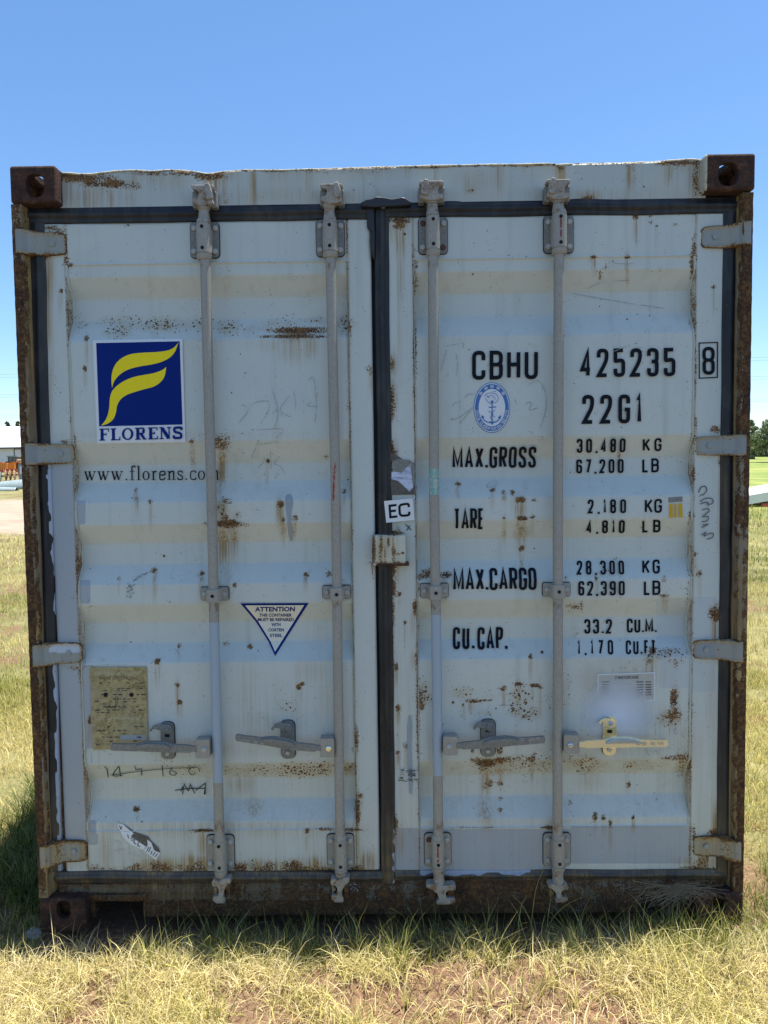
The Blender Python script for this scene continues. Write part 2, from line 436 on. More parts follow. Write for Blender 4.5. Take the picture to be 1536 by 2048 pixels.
# left door: top, seams
fe('rs', (137, 530, 12, 3, .6), (132, 470, 2.5, 30, .5), (133, 520, 3, 30, .5), (95, 456, 25, 5, .6), (120, 462, 12, 6, .5), (92, 512, 7, 6, .75), (700, 660, 3, 20, .5), (254, 450, 6, 3, .6), (122, 582, 3, 4, .8),
   (598, 661, 52, 6, .9), (590, 673, 62, 2.5, .9), (640, 660, 14, 6, .6), (443, 885, 16, 14, .62), (436, 885, 6, 18, .4), (382, 884, 4, 4, .7), (444, 1015, 10, 16, .5), (454, 1003, 9, 6, .6), (452, 1048, 36, 7, .85), (440, 1048, 20, 8, .5), (450, 1034, 6, 6, .6), (478, 1030, 6, 6, .6),
   (561, 1008, 6, 5, .95), (566, 1039, 4, 6, .7), (588, 1036, 6, 5, .7), (535, 922, 3, 4, .8), (652, 913, 5, 4, .6), (173, 677, 4, 4, .8), (170, 737, 3, 4, .7), (272, 981, 4, 4, .7), (300, 1003, 4, 4, .7), (738, 738, 6, 7, .55), (742, 746, 3, 5, .6),
   (308, 1142, 5, 5, .8), (404, 1147, 5, 4, .8), (612, 1150, 5, 5, .7), (658, 1150, 5, 5, .6), (452, 1288, 8, 5, .6), (500, 1293, 5, 5, .6), (688, 983, 4, 5, .7), (238, 1157, 3, 3, .7), (315, 1323, 5, 4, .9), (355, 1370, 4, 4, .8), (360, 1405, 4, 4, .8), (358, 1292, 3, 4, .7), (273, 1618, 5, 5, .9), (470, 1170, 4, 5, .6), (396, 1150, 4, 4, .5),
   (179, 1440, 3, 9, .8), (713, 1480, 3, 26, .6), (711, 1500, 6, 8, .55), (715, 1620, 4, 35, .85), (700, 1660, 30, 3, .75), (652, 1658, 20, 3, .6), (405, 1661, 24, 2.5, .85), (722, 1592, 5, 4, .8), (614, 1662, 4, 4, .8), (178, 1010, 3, 30, .1), (597, 1375, 5, 5, .7), (604, 1368, 3, 3, .8),
   (148, 890, 3, 25, .7), (140, 883, 25, 4, .5), (160, 1340, 3, 30, .5), (150, 1335, 20, 4, .5), (178, 1210, 3, 60, .2), (690, 1180, 5, 12, .35))
fe('st', (100, 560, 6, 60, .8), (98, 640, 5, 60, .6), (101, 780, 4, 90, .3), (620, 690, 12, 24, .5), (560, 690, 60, 12, .2), (445, 930, 7, 34, .8), (437, 960, 6, 40, .5), (385, 905, 4, 22, .6), (450, 1085, 14, 36, .85), (468, 1075, 8, 34, .6), (438, 1110, 10, 60, .45), (455, 1140, 6, 60, .4),
   (560, 1025, 5, 22, .9), (566, 1055, 4, 20, .6), (588, 1052, 4, 18, .6), (443, 1020, 10, 22, .6), (315, 1345, 4, 24, .6), (355, 1382, 3, 14, .5), (360, 1418, 3, 16, .5), (272, 995, 3, 14, .6), (742, 760, 3, 20, .5), (535, 930, 4, 8, .4), (500, 1380, 30, 60, .18), (620, 1345, 30, 22, .3), (540, 1440, 60, 20, .25), (400, 1500, 60, 18, .2),
   (480, 1570, 20, 16, .35), (510, 1615, 18, 16, .3), (450, 560, 4, 60, .12), (300, 870, 300, 8, .12), (700, 1710, 30, 20, .4), (600, 1400, 100, 50, .14), (460, 1660, 250, 16, .2))
fe('rk', (250, 645, 60, 16, .42), (330, 650, 60, 16, .50), (235, 666, 30, 10, .55), (410, 650, 50, 16, .42), (455, 655, 30, 18, .45), (500, 662, 20, 12, .35), (560, 648, 50, 12, .38), (690, 650, 20, 22, .48), (640, 640, 50, 10, .35), (290, 643, 100, 10, .3), (165, 650, 30, 10, .3),
   (600, 1540, 70, 16, .55), (640, 1536, 30, 16, .55), (520, 1540, 50, 14, .42), (455, 1540, 40, 12, .35), (690, 1535, 25, 16, .5), (380, 1538, 40, 12, .35), (340, 1530, 40, 8, .25), (575, 1412, 26, 20, .35), (600, 1440, 30, 20, .22), (560, 1380, 20, 30, .2), (480, 1340, 10, 4, .15), (330, 1520, 20, 8, .3),
   (480, 1650, 200, 40, .10))
# bottom rail of the left door
for i in range(26):
    x = 190+i*21
    if 420 < x < 466 or 660 < x < 705: continue
    fe('rs', (x+random.uniform(-8, 8), 1738+random.uniform(-3, 2), 14, random.uniform(5, 17)*(1.0 if x > 215 else .5), random.uniform(.45, .8)))
fe('st', (330, 1732, 60, 14, .7), (400, 1728, 40, 16, .9), (520, 1732, 60, 12, .6), (620, 1732, 60, 14, .7), (735, 1725, 14, 20, .8), (210, 1700, 14, 40, .25))
# centre stiles / right door
fe('rs', (800, 440, 24, 5, .85), (800, 450, 12, 7, .6), (784, 728, 4, 16, .6), (783, 800, 5, 34, .85), (786, 808, 6, 20, .6), (784, 910, 5, 26, .95), (788, 915, 6, 16, .5), (787, 1150, 4, 60, .75), (785, 1230, 4, 60, .65), (783, 1350, 3, 60, .7), (785, 1185, 6, 30, .5), (786, 1066, 22, 4, .8), (796, 1060, 6, 8, .5), (799, 1188, 4, 3, .8), (797, 1416, 5, 7, .75), (793, 1335, 3, 8, .7), (830, 1215, 3, 16, .8), (833, 1320, 3, 20, .6), (810, 1245, 2.5, 3, .8),
   (809, 1490, 3, 4, .7), (812, 1495, 3, 6, .7), (796, 1505, 4, 3, .7), (790, 1650, 5, 22, .75), (830, 700, 3, 70, .45), (832, 545, 3, 40, .4), (835, 1400, 3, 160, .45), (842, 1400, 8, 20, .62), (855, 1388, 8, 10, .55), (870, 1155, 8, 8, .35),
   (862, 1143, 20, 4, .7), (890, 1150, 12, 6, .9), (845, 1152, 12, 5, .6), (836, 1170, 3, 22, .4))
fe('st', (800, 480, 8, 40, .95), (800, 560, 5, 70, .7), (790, 460, 20, 22, .6), (800, 680, 4, 90, .35), (787, 800, 7, 40, .5), (789, 730, 8, 24, .5), (790, 915, 8, 34, .6), (792, 1120, 8, 60, .5), (826, 1240, 4, 30, .6), (826, 1320, 4, 20, .5), (796, 1430, 5, 18, .5), (800, 1200, 20, 200, .15), (810, 1400, 20, 200, .12), (800, 1680, 20, 30, .3))
fe('rs', (985, 980, 5, 3, .9), (1007, 985, 5, 4, .75), (1008, 997, 5, 3, .6), (1024, 985, 4, 4, .8), (1042, 1000, 9, 4, 1.0), (1044, 1036, 10, 4, 1.0), (1065, 1034, 4, 3, .7), (1008, 1036, 3, 3, .7), (1043, 1097, 4, 4, .8), (916, 968, 6, 3, .75), (1068, 1000, 6, 3, .5),
   (1135, 1212, 4, 3, .5), (1150, 1214, 9, 4, .45), (1163, 1212, 4, 9, .5), (1192, 1157, 3, 6, .7), (1328, 1158, 4, 5, .6), (1328, 1192, 10, 2.5, .8), (1238, 908, 3, 4, .7), (1230, 1118, 6, 4, .5), (1212, 1140, 4, 4, .6), (1132, 1155, 3, 3, .6),
   (1305, 1303, 8, 8, .75), (1297, 1318, 5, 10, .6), (1318, 1312, 5, 8, .55), (1350, 1302, 30, 5, .4), (1352, 1320, 4, 20, .5), (1270, 1340, 5, 5, .4), (1348, 1400, 7, 20, .75), (1345, 1430, 18, 10, .65), (1355, 1425, 8, 14, .6),
   (1380, 1440, 3, 60, .7), (1378, 1520, 3, 30, .8), (1350, 1516, 30, 4, .65), (1365, 1512, 14, 5, .6), (1385, 540, 4, 40, .7), (1388, 500, 3, 30, .6), (1386, 640, 4, 20, .65), (1390, 740, 3, 60, .6), (1391, 860, 3, 30, .55), (1383, 900, 3, 40, .5), (1383, 1030, 5, 8, .85), (1378, 1070, 3, 50, .4), (1375, 1160, 3, 60, .3),
   (945, 1402, 16, 1.6, .9), (975, 1401, 16, 1.2, .6), (1004, 1410, 14, 1.5, .5), (1035, 1368, 10, 2.5, .9), (1067, 1371, 8, 3, .95), (1080, 1374, 5, 4, .8), (1050, 1369, 30, 1, .4), (1008, 1377, 4, 5, .7), (1061, 1313, 3, 4, .8), (927, 1410, 3, 4, .7),
   (972, 1526, 20, 7, .95), (950, 1520, 14, 5, .6), (1000, 1520, 14, 5, .75), (1064, 1518, 9, 6, .7), (1030, 1518, 20, 7, .45), (945, 1500, 3, 12, .6), (998, 1498, 7, 10, .7), (1068, 1510, 4, 8, .5), (977, 1567, 7, 10, .55), (1000, 1567, 6, 4, .6), (1000, 1620, 5, 5, .6), (967, 1576, 3, 5, .6),
   (1000, 1598, 4, 4, .5), (1119, 1380, 4, 30, .5), (1190, 1632, 3, 8, .8), (1207, 1635, 4, 4, .9), (1220, 1645, 3, 8, .8), (1266, 1636, 3, 4, .8), (1140, 1605, 3, 4, .5), (1101, 1655, 18, 2.5, .9), (950, 1655, 60, 1.2, .4), (1258, 1570, 3, 6, .6), (1312, 1600, 3, 3, .4),
   (1350, 450, 4, 3, .6), (1272, 434, 5, 5, .75), (1300, 431, 4, 3, .5), (1303, 445, 3, 4, .6), (1313, 452, 2.5, 2.5, .8), (1212, 534, 3, 6, .4), (1200, 550, 3, 10, .4), (1255, 515, 5, 2, .8), (1187, 514, 5, 2, .8), (1427, 575, 4, 3, .7), (1432, 1228, 13, 14, .85), (1438, 1222, 8, 20, .5), (1399, 1147, 5, 5, .7), (1391, 1108, 2.5, 3, .9),
   (1430, 860, 9, 7, .65), (1445, 925, 8, 10, .6), (1430, 1668, 14, 10, .75), (1440, 1640, 5, 18, .6), (1420, 1680, 30, 5, .7), (1388, 1690, 3, 40, .6), (1400, 1742, 40, 10, .8), (1408, 1725, 14, 16, .6))
fe('st', (1040, 1018, 9, 20, .8), (1042, 1065, 10, 30, .6), (1043, 1097, 6, 6, .6), (1446, 980, 7, 60, .9), (1444, 1060, 7, 70, .4), (1432, 1260, 8, 40, .8), (1272, 450, 5, 30, .6), (1303, 1340, 10, 30, .5), (1420, 1400, 10, 60, .15), (972, 1560, 8, 30, .7), (1000, 1545, 20, 16, .3), (1370, 1480, 16, 60, .3),
   (1330, 1440, 40, 20, .35), (1180, 1560, 20, 20, .25), (1270, 1480, 120, 40, .15), (860, 1470, 10, 60, .15), (1280, 1350, 50, 20, .2), (1185, 1370, 20, 40, .15), (1400, 1725, 40, 10, .6), (970, 1620, 12, 30, .4), (1435, 1650, 10, 40, .6), (910, 1165, 20, 10, .3))
fe('rk', (1040, 1400, 26, 34, .5), (1055, 1425, 26, 16, .52), (1030, 1420, 16, 14, .5), (925, 1385, 26, 14, .40), (975, 1395, 20, 24, .25), (972, 1425, 20, 8, .35), (1105, 1400, 16, 40, .3), (1130, 1390, 14, 50, .3), (1155, 1400, 20, 30, .2), (1010, 1400, 50, 50, .15),
   (1035, 1525, 60, 16, .48), (1000, 1530, 90, 20, .32), (1090, 1530, 30, 18, .4), (975, 1535, 30, 16, .45), (1170, 1528, 30, 20, .55), (1145, 1518, 30, 10, .45), (1200, 1535, 40, 14, .3), (1262, 1532, 20, 14, .45), (1290, 1530, 50, 12, .3), (1365, 1535, 14, 20, .5), (1340, 1308, 40, 12, .45), (1350, 1318, 30, 14, .35), (1300, 1310, 20, 14, .45),
   (1340, 1440, 24, 12, .5), (1350, 1395, 8, 30, .5), (845, 1385, 16, 30, .45), (862, 1395, 10, 16, .5), (1085, 1500, 30, 16, .25), (880, 1530, 30, 14, .15), (850, 1230, 10, 8, .3), (1150, 1215, 20, 14, .3), (1000, 1450, 100, 60, .10), (1380, 1535, 5, 30, .5), (940, 380, 30, 16, .2), (900, 1610, 200, 40, .08), (1380, 1500, 4, 80, .5), (1210, 1150, 30, 14, .25),
   (1450, 1480, 4, 80, .3))
_r = random.Random(3)
for q_ in [f for f in FE if f[0] == 'rs' and f[5] >= .7 and f[4] < 14 and f[2] > 420]:
    L_ = _r.uniform(10, 30); FE.append(('st', q_[1]+_r.uniform(-.3, .3)*q_[3], q_[2]+q_[4]*.6+L_*.8, max(2.0, q_[3]*_r.uniform(.25, .6)), L_, _r.uniform(.3, .75)))
# grey touch-up patches: rectangles (x0,y0,x1,y1)
PATCH = [(97, 1000, 160, 1290), (155, 1001, 171, 1049), (158, 1160, 181, 1207), (104, 1290, 172, 1695), (98, 960, 150, 1010), (99, 925, 152, 965), (172, 1330, 186, 1497), (182, 1497, 184, 1527),
         (176, 1640, 192, 1668), (176, 1668, 196, 1690), (790, 1656, 845, 1744), (845, 1658, 1106, 1744), (1142, 1652, 1384, 1727), (1108, 1658, 1142, 1670), (1312, 1196, 1382, 1300), (1380, 1194, 1432, 1383), (1320, 1300, 1382, 1376)]
fe('rs', (748, 1100, 2.5, 30, .9), (762, 1090, 3, 24, .72), (761, 1112, 3, 14, .6), (770, 1110, 2, 16, .65), (777, 1085, 2.5, 12, .6), (785, 1100, 1.5, 8, .8), (789, 1100, 1.5, 8, .8), (795, 1108, 5, 2, .6), (778, 1126, 34, 3, .75), (805, 1106, 3, 2, .8))
fe('st', (765, 1100, 10, 30, .6), (790, 1110, 14, 16, .3))
PATCH_SOFT = {14, 15, 16}
fe('dk', (1195, 1355, 40, 30, .28), (1230, 1360, 70, 30, .25), (815, 1440, 0.1, 0.1, 0), (480, 1500, 120, 10, .12), (1230, 1500, 130, 22, .15), (230, 1720, 80, 20, .1), (1250, 1325, 60, 16, .22))

def weather(o, extra=None):
    """writes the rust, stain and touch-up masks of a front-facing mesh as vertex attributes"""
    me = o.data; n = len(me.vertices)
    V = np.empty(n*3, np.float32); me.vertices.foreach_get('co', V); V = V.reshape(-1, 3).astype(float)
    V += np.array(o.matrix_world.translation)*0
    U, W = project(V)
    A = {k: np.zeros(n) for k in ('rs', 'rk', 'st', 'pa', 'dk', 'pb')}
    for ch, x, y, rx, ry, s_ in FE:
        q = (np.abs(U-x) < 2.3*rx+2) & (np.abs(W-y) < 2.3*ry+2)
        if not q.any(): continue
        d = ((U[q]-x)/(rx+1))**2+((W[q]-y)/(ry+1))**2
        A[ch][q] = np.maximum(A[ch][q], s_*np.exp(-d**1.3*.75)) if ch != 'rs' else np.maximum(A[ch][q], s_*1.0*np.exp(-d**1.6*.6))
    for i, (x0, y0, x1, y1) in enumerate(PATCH):
        d = np.minimum(np.minimum(U-x0, x1-U), np.minimum(W-y0, y1-W))
        k_ = 'pb' if i in PATCH_SOFT else 'pa'
        A[k_] = np.maximum(A[k_], np.clip(.5+d/6.0, 0, 1))
    if extra: extra(U, W, V, A)
    for k, v in A.items():
        at = me.attributes.new(k, 'FLOAT', 'POINT'); at.data.foreach_set('value', v.astype(np.float32))
    return A

def hgrid(name, xs, zs, yfun, mat, parent, back=None, extra=None, zfun=None):
    """height-field sheet y = yfun(x, z) with its rim turned back to y = back"""
    X, Z = np.meshgrid(xs, zs)
    Y = yfun(X, Z)
    Zo = zfun(X, Z) if zfun else Z
    Xo = X
    if back is not None:
        X2 = np.pad(Xo, 1, mode='edge'); Z2 = np.pad(Zo, 1, mode='edge'); Y2 = np.pad(Y, 1, constant_values=back)
    else: X2, Z2, Y2 = Xo, Zo, Y
    nz, nx = X2.shape
    V = np.stack([X2, Y2, Z2], -1).reshape(-1, 3)
    i = np.arange(nz*nx).reshape(nz, nx)
    Q = np.stack([i[:-1, :-1], i[:-1, 1:], i[1:, 1:], i[1:, :-1]], -1).reshape(-1, 4)
    me = npmesh(name, V, Q)
    o = link(name, me, mat, parent)
    weather(o, extra)
    return o
def lattice(a, b, step, breaks=()):
    s = set(np.round(np.linspace(a, b, max(2, int(abs(b-a)/step)+1)), 5))
    br = {round(k, 5) for k in breaks if a < k < b}
    s = {v for v in s if all(abs(v-k) > step*.3 for k in br)} | br
    return np.array(sorted(s))
def vnoise(X, Z, s, seed=0):                # smooth value noise on arrays
    r = np.random.default_rng(seed).random((64, 64))
    x = np.asarray(X)*s; z = np.asarray(Z)*s
    xi = np.floor(x).astype(int); zi = np.floor(z).astype(int); fx = x-xi; fz = z-zi
    fx = fx*fx*(3-2*fx); fz = fz*fz*(3-2*fz)
    g = lambda a, b: r[a % 64, b % 64]
    return (g(xi, zi)*(1-fx)+g(xi+1, zi)*fx)*(1-fz)+(g(xi, zi+1)*(1-fx)+g(xi+1, zi+1)*fx)*fz

# ------------------------------------------------------------------ container
box = empty('shipping_container', (0, 0, 0))
tag(box, 'weathered grey-white steel shipping container with rusty corners, seen from its closed double doors', 'shipping container')
W2 = 1.219; LEN = 6.058

# side walls, roof, rear, floor
def corrugated_side(sgn):
    n = 22; per = (LEN-.36)/n; P = []
    for k in range(n):
        y = .18+k*per
        P += [(y, 0), (y+per*.28, 0), (y+per*.5, .036), (y+per*.78, .036)]
    P.append((LEN-.18, 0))
    x = sgn*(W2-.012); V = []; Q = []
    for i, (y, d) in enumerate(P):
        V += [(x-sgn*d, y, .16), (x-sgn*d, y, 2.50)]
        if i: Q.append((2*i-2, 2*i, 2*i+1, 2*i-1))
    return link('side_wall', npmesh('side_wall', V, Q), M['side'], box)
corrugated_side(-1); corrugated_side(1)
for sgn in (-1, 1):
    MB().box((sgn*(W2-.005), .12, 2.485), (sgn*(W2-.065), LEN-.17, 2.528)).build('top_side_rail', M['side'], box, bevel=.004)
    MB().box((sgn*(W2-.005), .18, .03), (sgn*(W2-.055), LEN-.17, .17)).build('bottom_side_rail', M['sill'], box, bevel=.004)
V = []; Q = []; k = 0; y = .1
while y < LEN-.15:
    for dy, dz in ((0, 0), (.06, 0), (.09, -.02), (.15, -.02), (.18, 0)):
        V += [(-W2+.06, y+dy, 2.532+dz), (W2-.06, y+dy, 2.532+dz)]
    y += .2
for i in range(1, len(V)//2): Q.append((2*i-2, 2*i-1, 2*i+1, 2*i))
link('roof_panel', npmesh('roof_panel', V, Q), M['side'], box)
MB().box((-W2+.05, LEN-.08, .1), (W2-.05, LEN-.04, 2.5)).build('end_wall', M['side'], box)
MB().box((-W2+.06, .12, .13), (W2-.06, LEN-.1, .165)).build('floor', M['sill'], box)
for k in range(9):
    MB().box((-W2+.056, .5+k*.6, .04), (W2-.056, .55+k*.6, .125)).build('cross_member', M['sill'], box)

# corner castings with their slots
def casting(x0, x1, z0, z1, y0, y1, face_hole, r_out, outer_top):
    o = MB().box((x0, y0, z0), (x1, y1, z1)).build('corner_casting', M['casting'], box)
    bv = o.modifiers.new('b', 'BEVEL'); bv.width = r_out; bv.segments = 3; bv.limit_method = 'ANGLE'
    cut = []
    t = .026
    cut.append(MB().box((x0+t, y0+t, z0+.02), (x1-t, y1-t, z1-.02)).build('c', None))
    hx, hz, rx, rz = face_hole
    def oval(cx, cz, a, b, n=20):
        return [(cx+a*math.copysign(abs(math.cos(q))**.8, math.cos(q)), cz+b*math.copysign(abs(math.sin(q))**.8, math.sin(q))) for q in [2*math.pi*(k+.5)/n for k in range(n)]]
    cut.append(MB().prism(oval(hx, hz, rx, rz), y0-.02, y0+.05).build('c', None))
    sgn = 1 if x0 > 0 else -1
    # side slot
    zc = (z0+z1)/2; yc = y0+.085
    mb = MB().prism(oval(0, 0, .04, .026), -.05, .05)
    mb.v = [(a_[1]+(x1 if sgn > 0 else x0), a_[0]+yc, a_[2]+zc) for a_ in mb.v]
    cut.append(mb.build('c', None))
    mb = MB().prism(oval(0, 0, .036, .058), -.05, .05)
    zz = z1 if outer_top else z0
    mb.v = [(a_[0]+hx+sgn*(-.0)+(.008 if sgn < 0 else -.008), a_[2]+yc, a_[1]+zz) for a_ in mb.v]
    cut.append(mb.build('c', None))
    for c in cut:
        bm = bmesh.new(); bm.from_mesh(c.data); bmesh.ops.recalc_face_normals(bm, faces=bm.faces); bm.to_mesh(c.data); bm.free()
        md = o.modifiers.new('cut', 'BOOLEAN'); md.operation = 'DIFFERENCE'; md.object = c; md.solver = 'EXACT'
    dg = bpy.context.evaluated_depsgraph_get(); dg.update()
    me = bpy.data.meshes.new_from_object(o.evaluated_get(dg))
    o.modifiers.clear(); o.data = me
    me.materials.clear(); me.materials.append(M['casting'])
    for c in cut: bpy.data.objects.remove(c)
    # a lighter, lumpy edge: small displacement
    return o
def cast_px(x0, y0, x1, y1, hx, hy, hw, hh, top, Y=0.0):
    a = pt(x0, y0, Y); b = pt(x1, y1, Y); h = pt(hx, hy, Y); s_ = F/(Y-CP[1])
    return casting(a.x, b.x, b.z, a.z, Y, Y+.17, (h.x, h.z, hw*1.12/2/s_, hh*1.1/2/s_), .009, top)
ctl = cast_px(17.5, 331, 113, 405, 70, 371, 33, 42, True)
ctr = cast_px(1411, 307, 1511, 379, 1457, 348, 36, 42, True)
cbl = cast_px(77, 1799, 173, 1866, 127, 1820, 27, 36, False)
cbr = cast_px(1392, 1787, 1487, 1853, 1440, 1806, 27, 34, False)
for sgn in (-1, 1):
    for z0, z1, top in ((2.47, 2.59, True), (0, .118, False)):
        casting(min(sgn*W2, sgn*(W2-.162)), max(sgn*W2, sgn*(W2-.162)), z0, z1, LEN-.178, LEN, (sgn*(W2-.08), (z0+z1)/2, .03, .035), .009, top)

# corner posts: ragged rusted front flange, then a return towards the door
def post(side):
    if side < 0:
        ys = [412, 455, 457, 505, 507, 885, 887, 931, 933, 1288, 1290, 1338, 1340, 1690, 1692, 1742, 1744, 1798]
        zt, zb = pt(25, 408, .004).z, pt(78, 1798, .004).z
        xa = lambda z: np.interp(z, [zb, zt], [pt(78, 1798, .006).x, pt(22, 410, .006).x])
        wid, ret = .030, .020
    else:
        zt, zb = pt(1505, 384, .004).z, pt(1486, 1786, .004).z
        xa = lambda z: np.interp(z, [zb, zt], [pt(1486.5, 1786, .006).x, pt(1507, 382, .006).x])
        wid, ret = .029, .022
    zs = lattice(zb, zt, .007)
    us = np.array([-.004, 0, .004, .008, .012, .016, .02, .024, .028, .030, .031, .032, .034, .036, .0385, .041])
    U_, Z_ = np.meshgrid(us, zs)
    rag = (vnoise(Z_*40, Z_*0+side, 1, 5)-.5)*.006+(vnoise(Z_*9, Z_*0+3*side, 1, 6)-.5)*.006
    Uo = np.where((U_ > .02) & (U_ < .034), U_+rag, U_)
    X_ = xa(Z_)+(-side)*Uo
    Y_ = np.interp(U_, [-.004, 0, .03, .032, .041], [.06, .006, .008, .034, .062])+(vnoise(X_*1, Z_*60, 1, 2)-.5)*.003
    V = np.stack([X_, Y_, Z_], -1).reshape(-1, 3); nz, nx = X_.shape
    i = np.arange(nz*nx).reshape(nz, nx); Q = np.stack([i[:-1, :-1], i[:-1, 1:], i[1:, 1:], i[1:, :-1]], -1).reshape(-1, 4)
    if side > 0: Q = Q[:, ::-1]
    o = link('corner_post', npmesh('corner_post', V, Q), M['post'], box)
    def ex(U, W, V, A):
        u = np.tile(us, nz)
        A['rs'] += np.where(u > .033, -.55, np.where((u > .024) & (u < .033), -.1, .1+.25*(vnoise(V[:, 2]*2.5, V[:, 2]*0+side*7, 1, 8)-.5)*2))
        if side > 0: A['rs'] += np.where((u < .02), .18, 0.)
        A['st'] += np.where(u > .033, .35, .0); A['dk'] += np.where(u > .0325, .55, 0.); A['rs'] += np.where(u < .031, .12*np.clip((900-W)/300, -.6, 1), 0)  # the return beside the seal is coloured darker for its shade
    weather(o, ex)
    # the square tube behind
    xo = xa(1.3)
    MB().box((-side*-.0+side*(W2-.006), .062, .12), (side*(W2-.07), .16, 2.47)).build('post_inner', M['post'], box)
    return o
post(-1); post(1)

# header: wavy battered top edge
HT = [(118, 346), (140, 347), (160, 349), (185, 349), (205, 346), (232, 343), (262, 341), (300, 343), (340, 341), (380, 343), (415, 349), (440, 345), (490, 340.5), (560, 341), (640, 339), (768, 335), (900, 331.5), (1060, 329), (1100, 328), (1115, 331), (1130, 329.5), (1250, 327), (1300, 325.5), (1340, 322), (1380, 319.5), (1412, 321)]
HP = [pt(a, b, .047) for a, b in HT]
hx = np.array([p.x for p in HP]); hz = np.array([p.z for p in HP])
HB0, HB1 = pt(118, 416, .047), pt(1412, 396, .047)
xs = lattice(HP[0].x, HP[-1].x, .007); us = np.linspace(0, 1, 22)
top = np.interp(xs, hx, hz); bot = np.interp(xs, [HB0.x, HB1.x], [HB0.z, HB1.z])
X_, T_ = np.meshgrid(xs, us)
Z_ = bot+(top-bot)*T_
dent = (vnoise(X_*6, X_*0, 1, 3)-.5)*.010*T_+(vnoise(X_*30, Z_*30, 1, 4)-.5)*.0005
Y_ = .047+dent+np.where((X_ < hx[9]) & (T_ > .7), -.0015*np.sin((T_-.7)/.3*math.pi), 0)
X_ = np.vstack([X_, X_[-1:], X_[-1:]]); Y_ = np.vstack([Y_, Y_[-1:]+.004, Y_[-1:]*0+.10]); Z_ = np.vstack([Z_, Z_[-1:]+.0003, Z_[-1:]-.006])
nz, nx = X_.shape; i = np.arange(nz*nx).reshape(nz, nx)
Q = np.stack([i[:-1, :-1], i[:-1, 1:], i[1:, 1:], i[1:, :-1]], -1).reshape(-1, 4)
header = link('door_header', npmesh('door_header', np.stack([X_, Y_, Z_], -1).reshape(-1, 3), Q), M['header'], box)
def hex_(U, W, V, A):
    u = np.concatenate([np.repeat(us, nx), np.ones(2*nx)])
    A['rs'] = np.maximum(A['rs'], np.concatenate([np.zeros(22*nx), np.full(2*nx, 1.3)]))
    A['rs'] = np.maximum(A['rs'], np.clip((u-.93)*14, 0, 1)*(.62+.5*(vnoise(V[:, 0]*8, V[:, 0]*0, 1, 12)-.4)))
    A['st'] += np.clip((u-.6)*1.2, 0, .5)*np.clip(vnoise(V[:, 0]*14, V[:, 0]*0, 1, 13)*2-1.0, 0, 1)
weather(header, hex_)
MB().path([(float(x), .0475, float(z)+.0005) for x, z in zip(xs[::2], top[::2])], [.0028+.0014*random.random() for _ in xs[::2]], 6).build('roof_lip', M['casting'], header, smooth=True)

# sill: rusty beam with two fork openings
SY = .044
sa0, sa1 = pt(120, 1769, SY), pt(1475, 1759, SY)
zt = (sa0.z+sa1.z)/2; zb = pt(700, 1829, SY).z
fo = [(pt(190, 1800, SY).x, pt(286, 1800, SY).x), (pt(1282, 1795, SY).x, pt(1372, 1795, SY).x)]
zf = (pt(240, 1801, SY).z+pt(1320, 1793, SY).z)/2
xs = lattice(-W2+.05, W2-.05, .007, [v for q in fo for v in q]); zs = lattice(zb, zt, .007, [zf])
X_, Z_ = np.meshgrid(xs, zs); Y_ = SY+(vnoise(X_*12, Z_*12, 1, 21)-.5)*.006+np.where(Z_ > zt-.02, .004, 0)
nz, nx = X_.shape; i = np.arange(nz*nx).reshape(nz, nx)
Q = np.stack([i[:-1, :-1], i[:-1, 1:], i[1:, 1:], i[1:, :-1]], -1).reshape(-1, 4)
qc = np.stack([(X_[:-1, :-1]+X_[1:, 1:])/2, (Z_[:-1, :-1]+Z_[1:, 1:])/2], -1).reshape(-1, 2)
keep = np.ones(len(Q), bool)
for a, b in fo: keep &= ~((qc[:, 0] > a) & (qc[:, 0] < b) & (qc[:, 1] < zf))
sill = link('door_sill', npmesh('door_sill', np.stack([X_, Y_, Z_], -1).reshape(-1, 3), Q[keep]), M['sill'], box)
def sx(U, W, V, A):
    A['rs'] += .25*(vnoise(V[:, 0]*3, V[:, 2]*3, 1, 22)-.5)-.15*(U < 420)*(W < 1800)+.12*(W > 1800)
    A['rs'] = np.where((U > 180) & (U < 640) & (W < 1800), A['rs']-.10, A['rs']+.08); A['dk'] += np.clip((U-500)/200, 0, 1)*.35+np.clip((W-1790)/30, 0, 1)*.4
    A['pa'] = np.maximum(A['pa']*0, np.clip(.5+(1-((U-700)/20)**2-((W-1777)/13)**2)*.8, 0, 1)*(U > 678))
    A['pa'] = np.maximum(A['pa'], np.clip(.5+(1-((U-882)/30)**2-((W-1780)/14)**2)*.8, 0, 1))
weather(sill, sx)
MB().box((-W2+.05, SY+.004, zt-.002), (W2-.05, .12, zt+.003)).build('sill_ledge', M['sill'], box)
for a, b in fo:     # the fork opening's inner walls
    mb = MB().box((a-.012, SY+.006, zf+.001), (b+.012, .5, zf+.008)).box((a-.012, SY+.006, zb), (a-.004, .5, zf)).box((b+.004, SY+.006, zb), (b+.012, .5, zf))
    mb.build('fork_pocket', M['sill'], box)
# doubler lips around the left opening and the ledge atop the castings
p0, p1 = pt(176, 1791, .030), pt(292, 1800, .030)
MB().box((p0.x, .030, p0.z), (p1.x, .050, p1.z)).build('pocket_lip', M['sill'], box, bevel=.003)

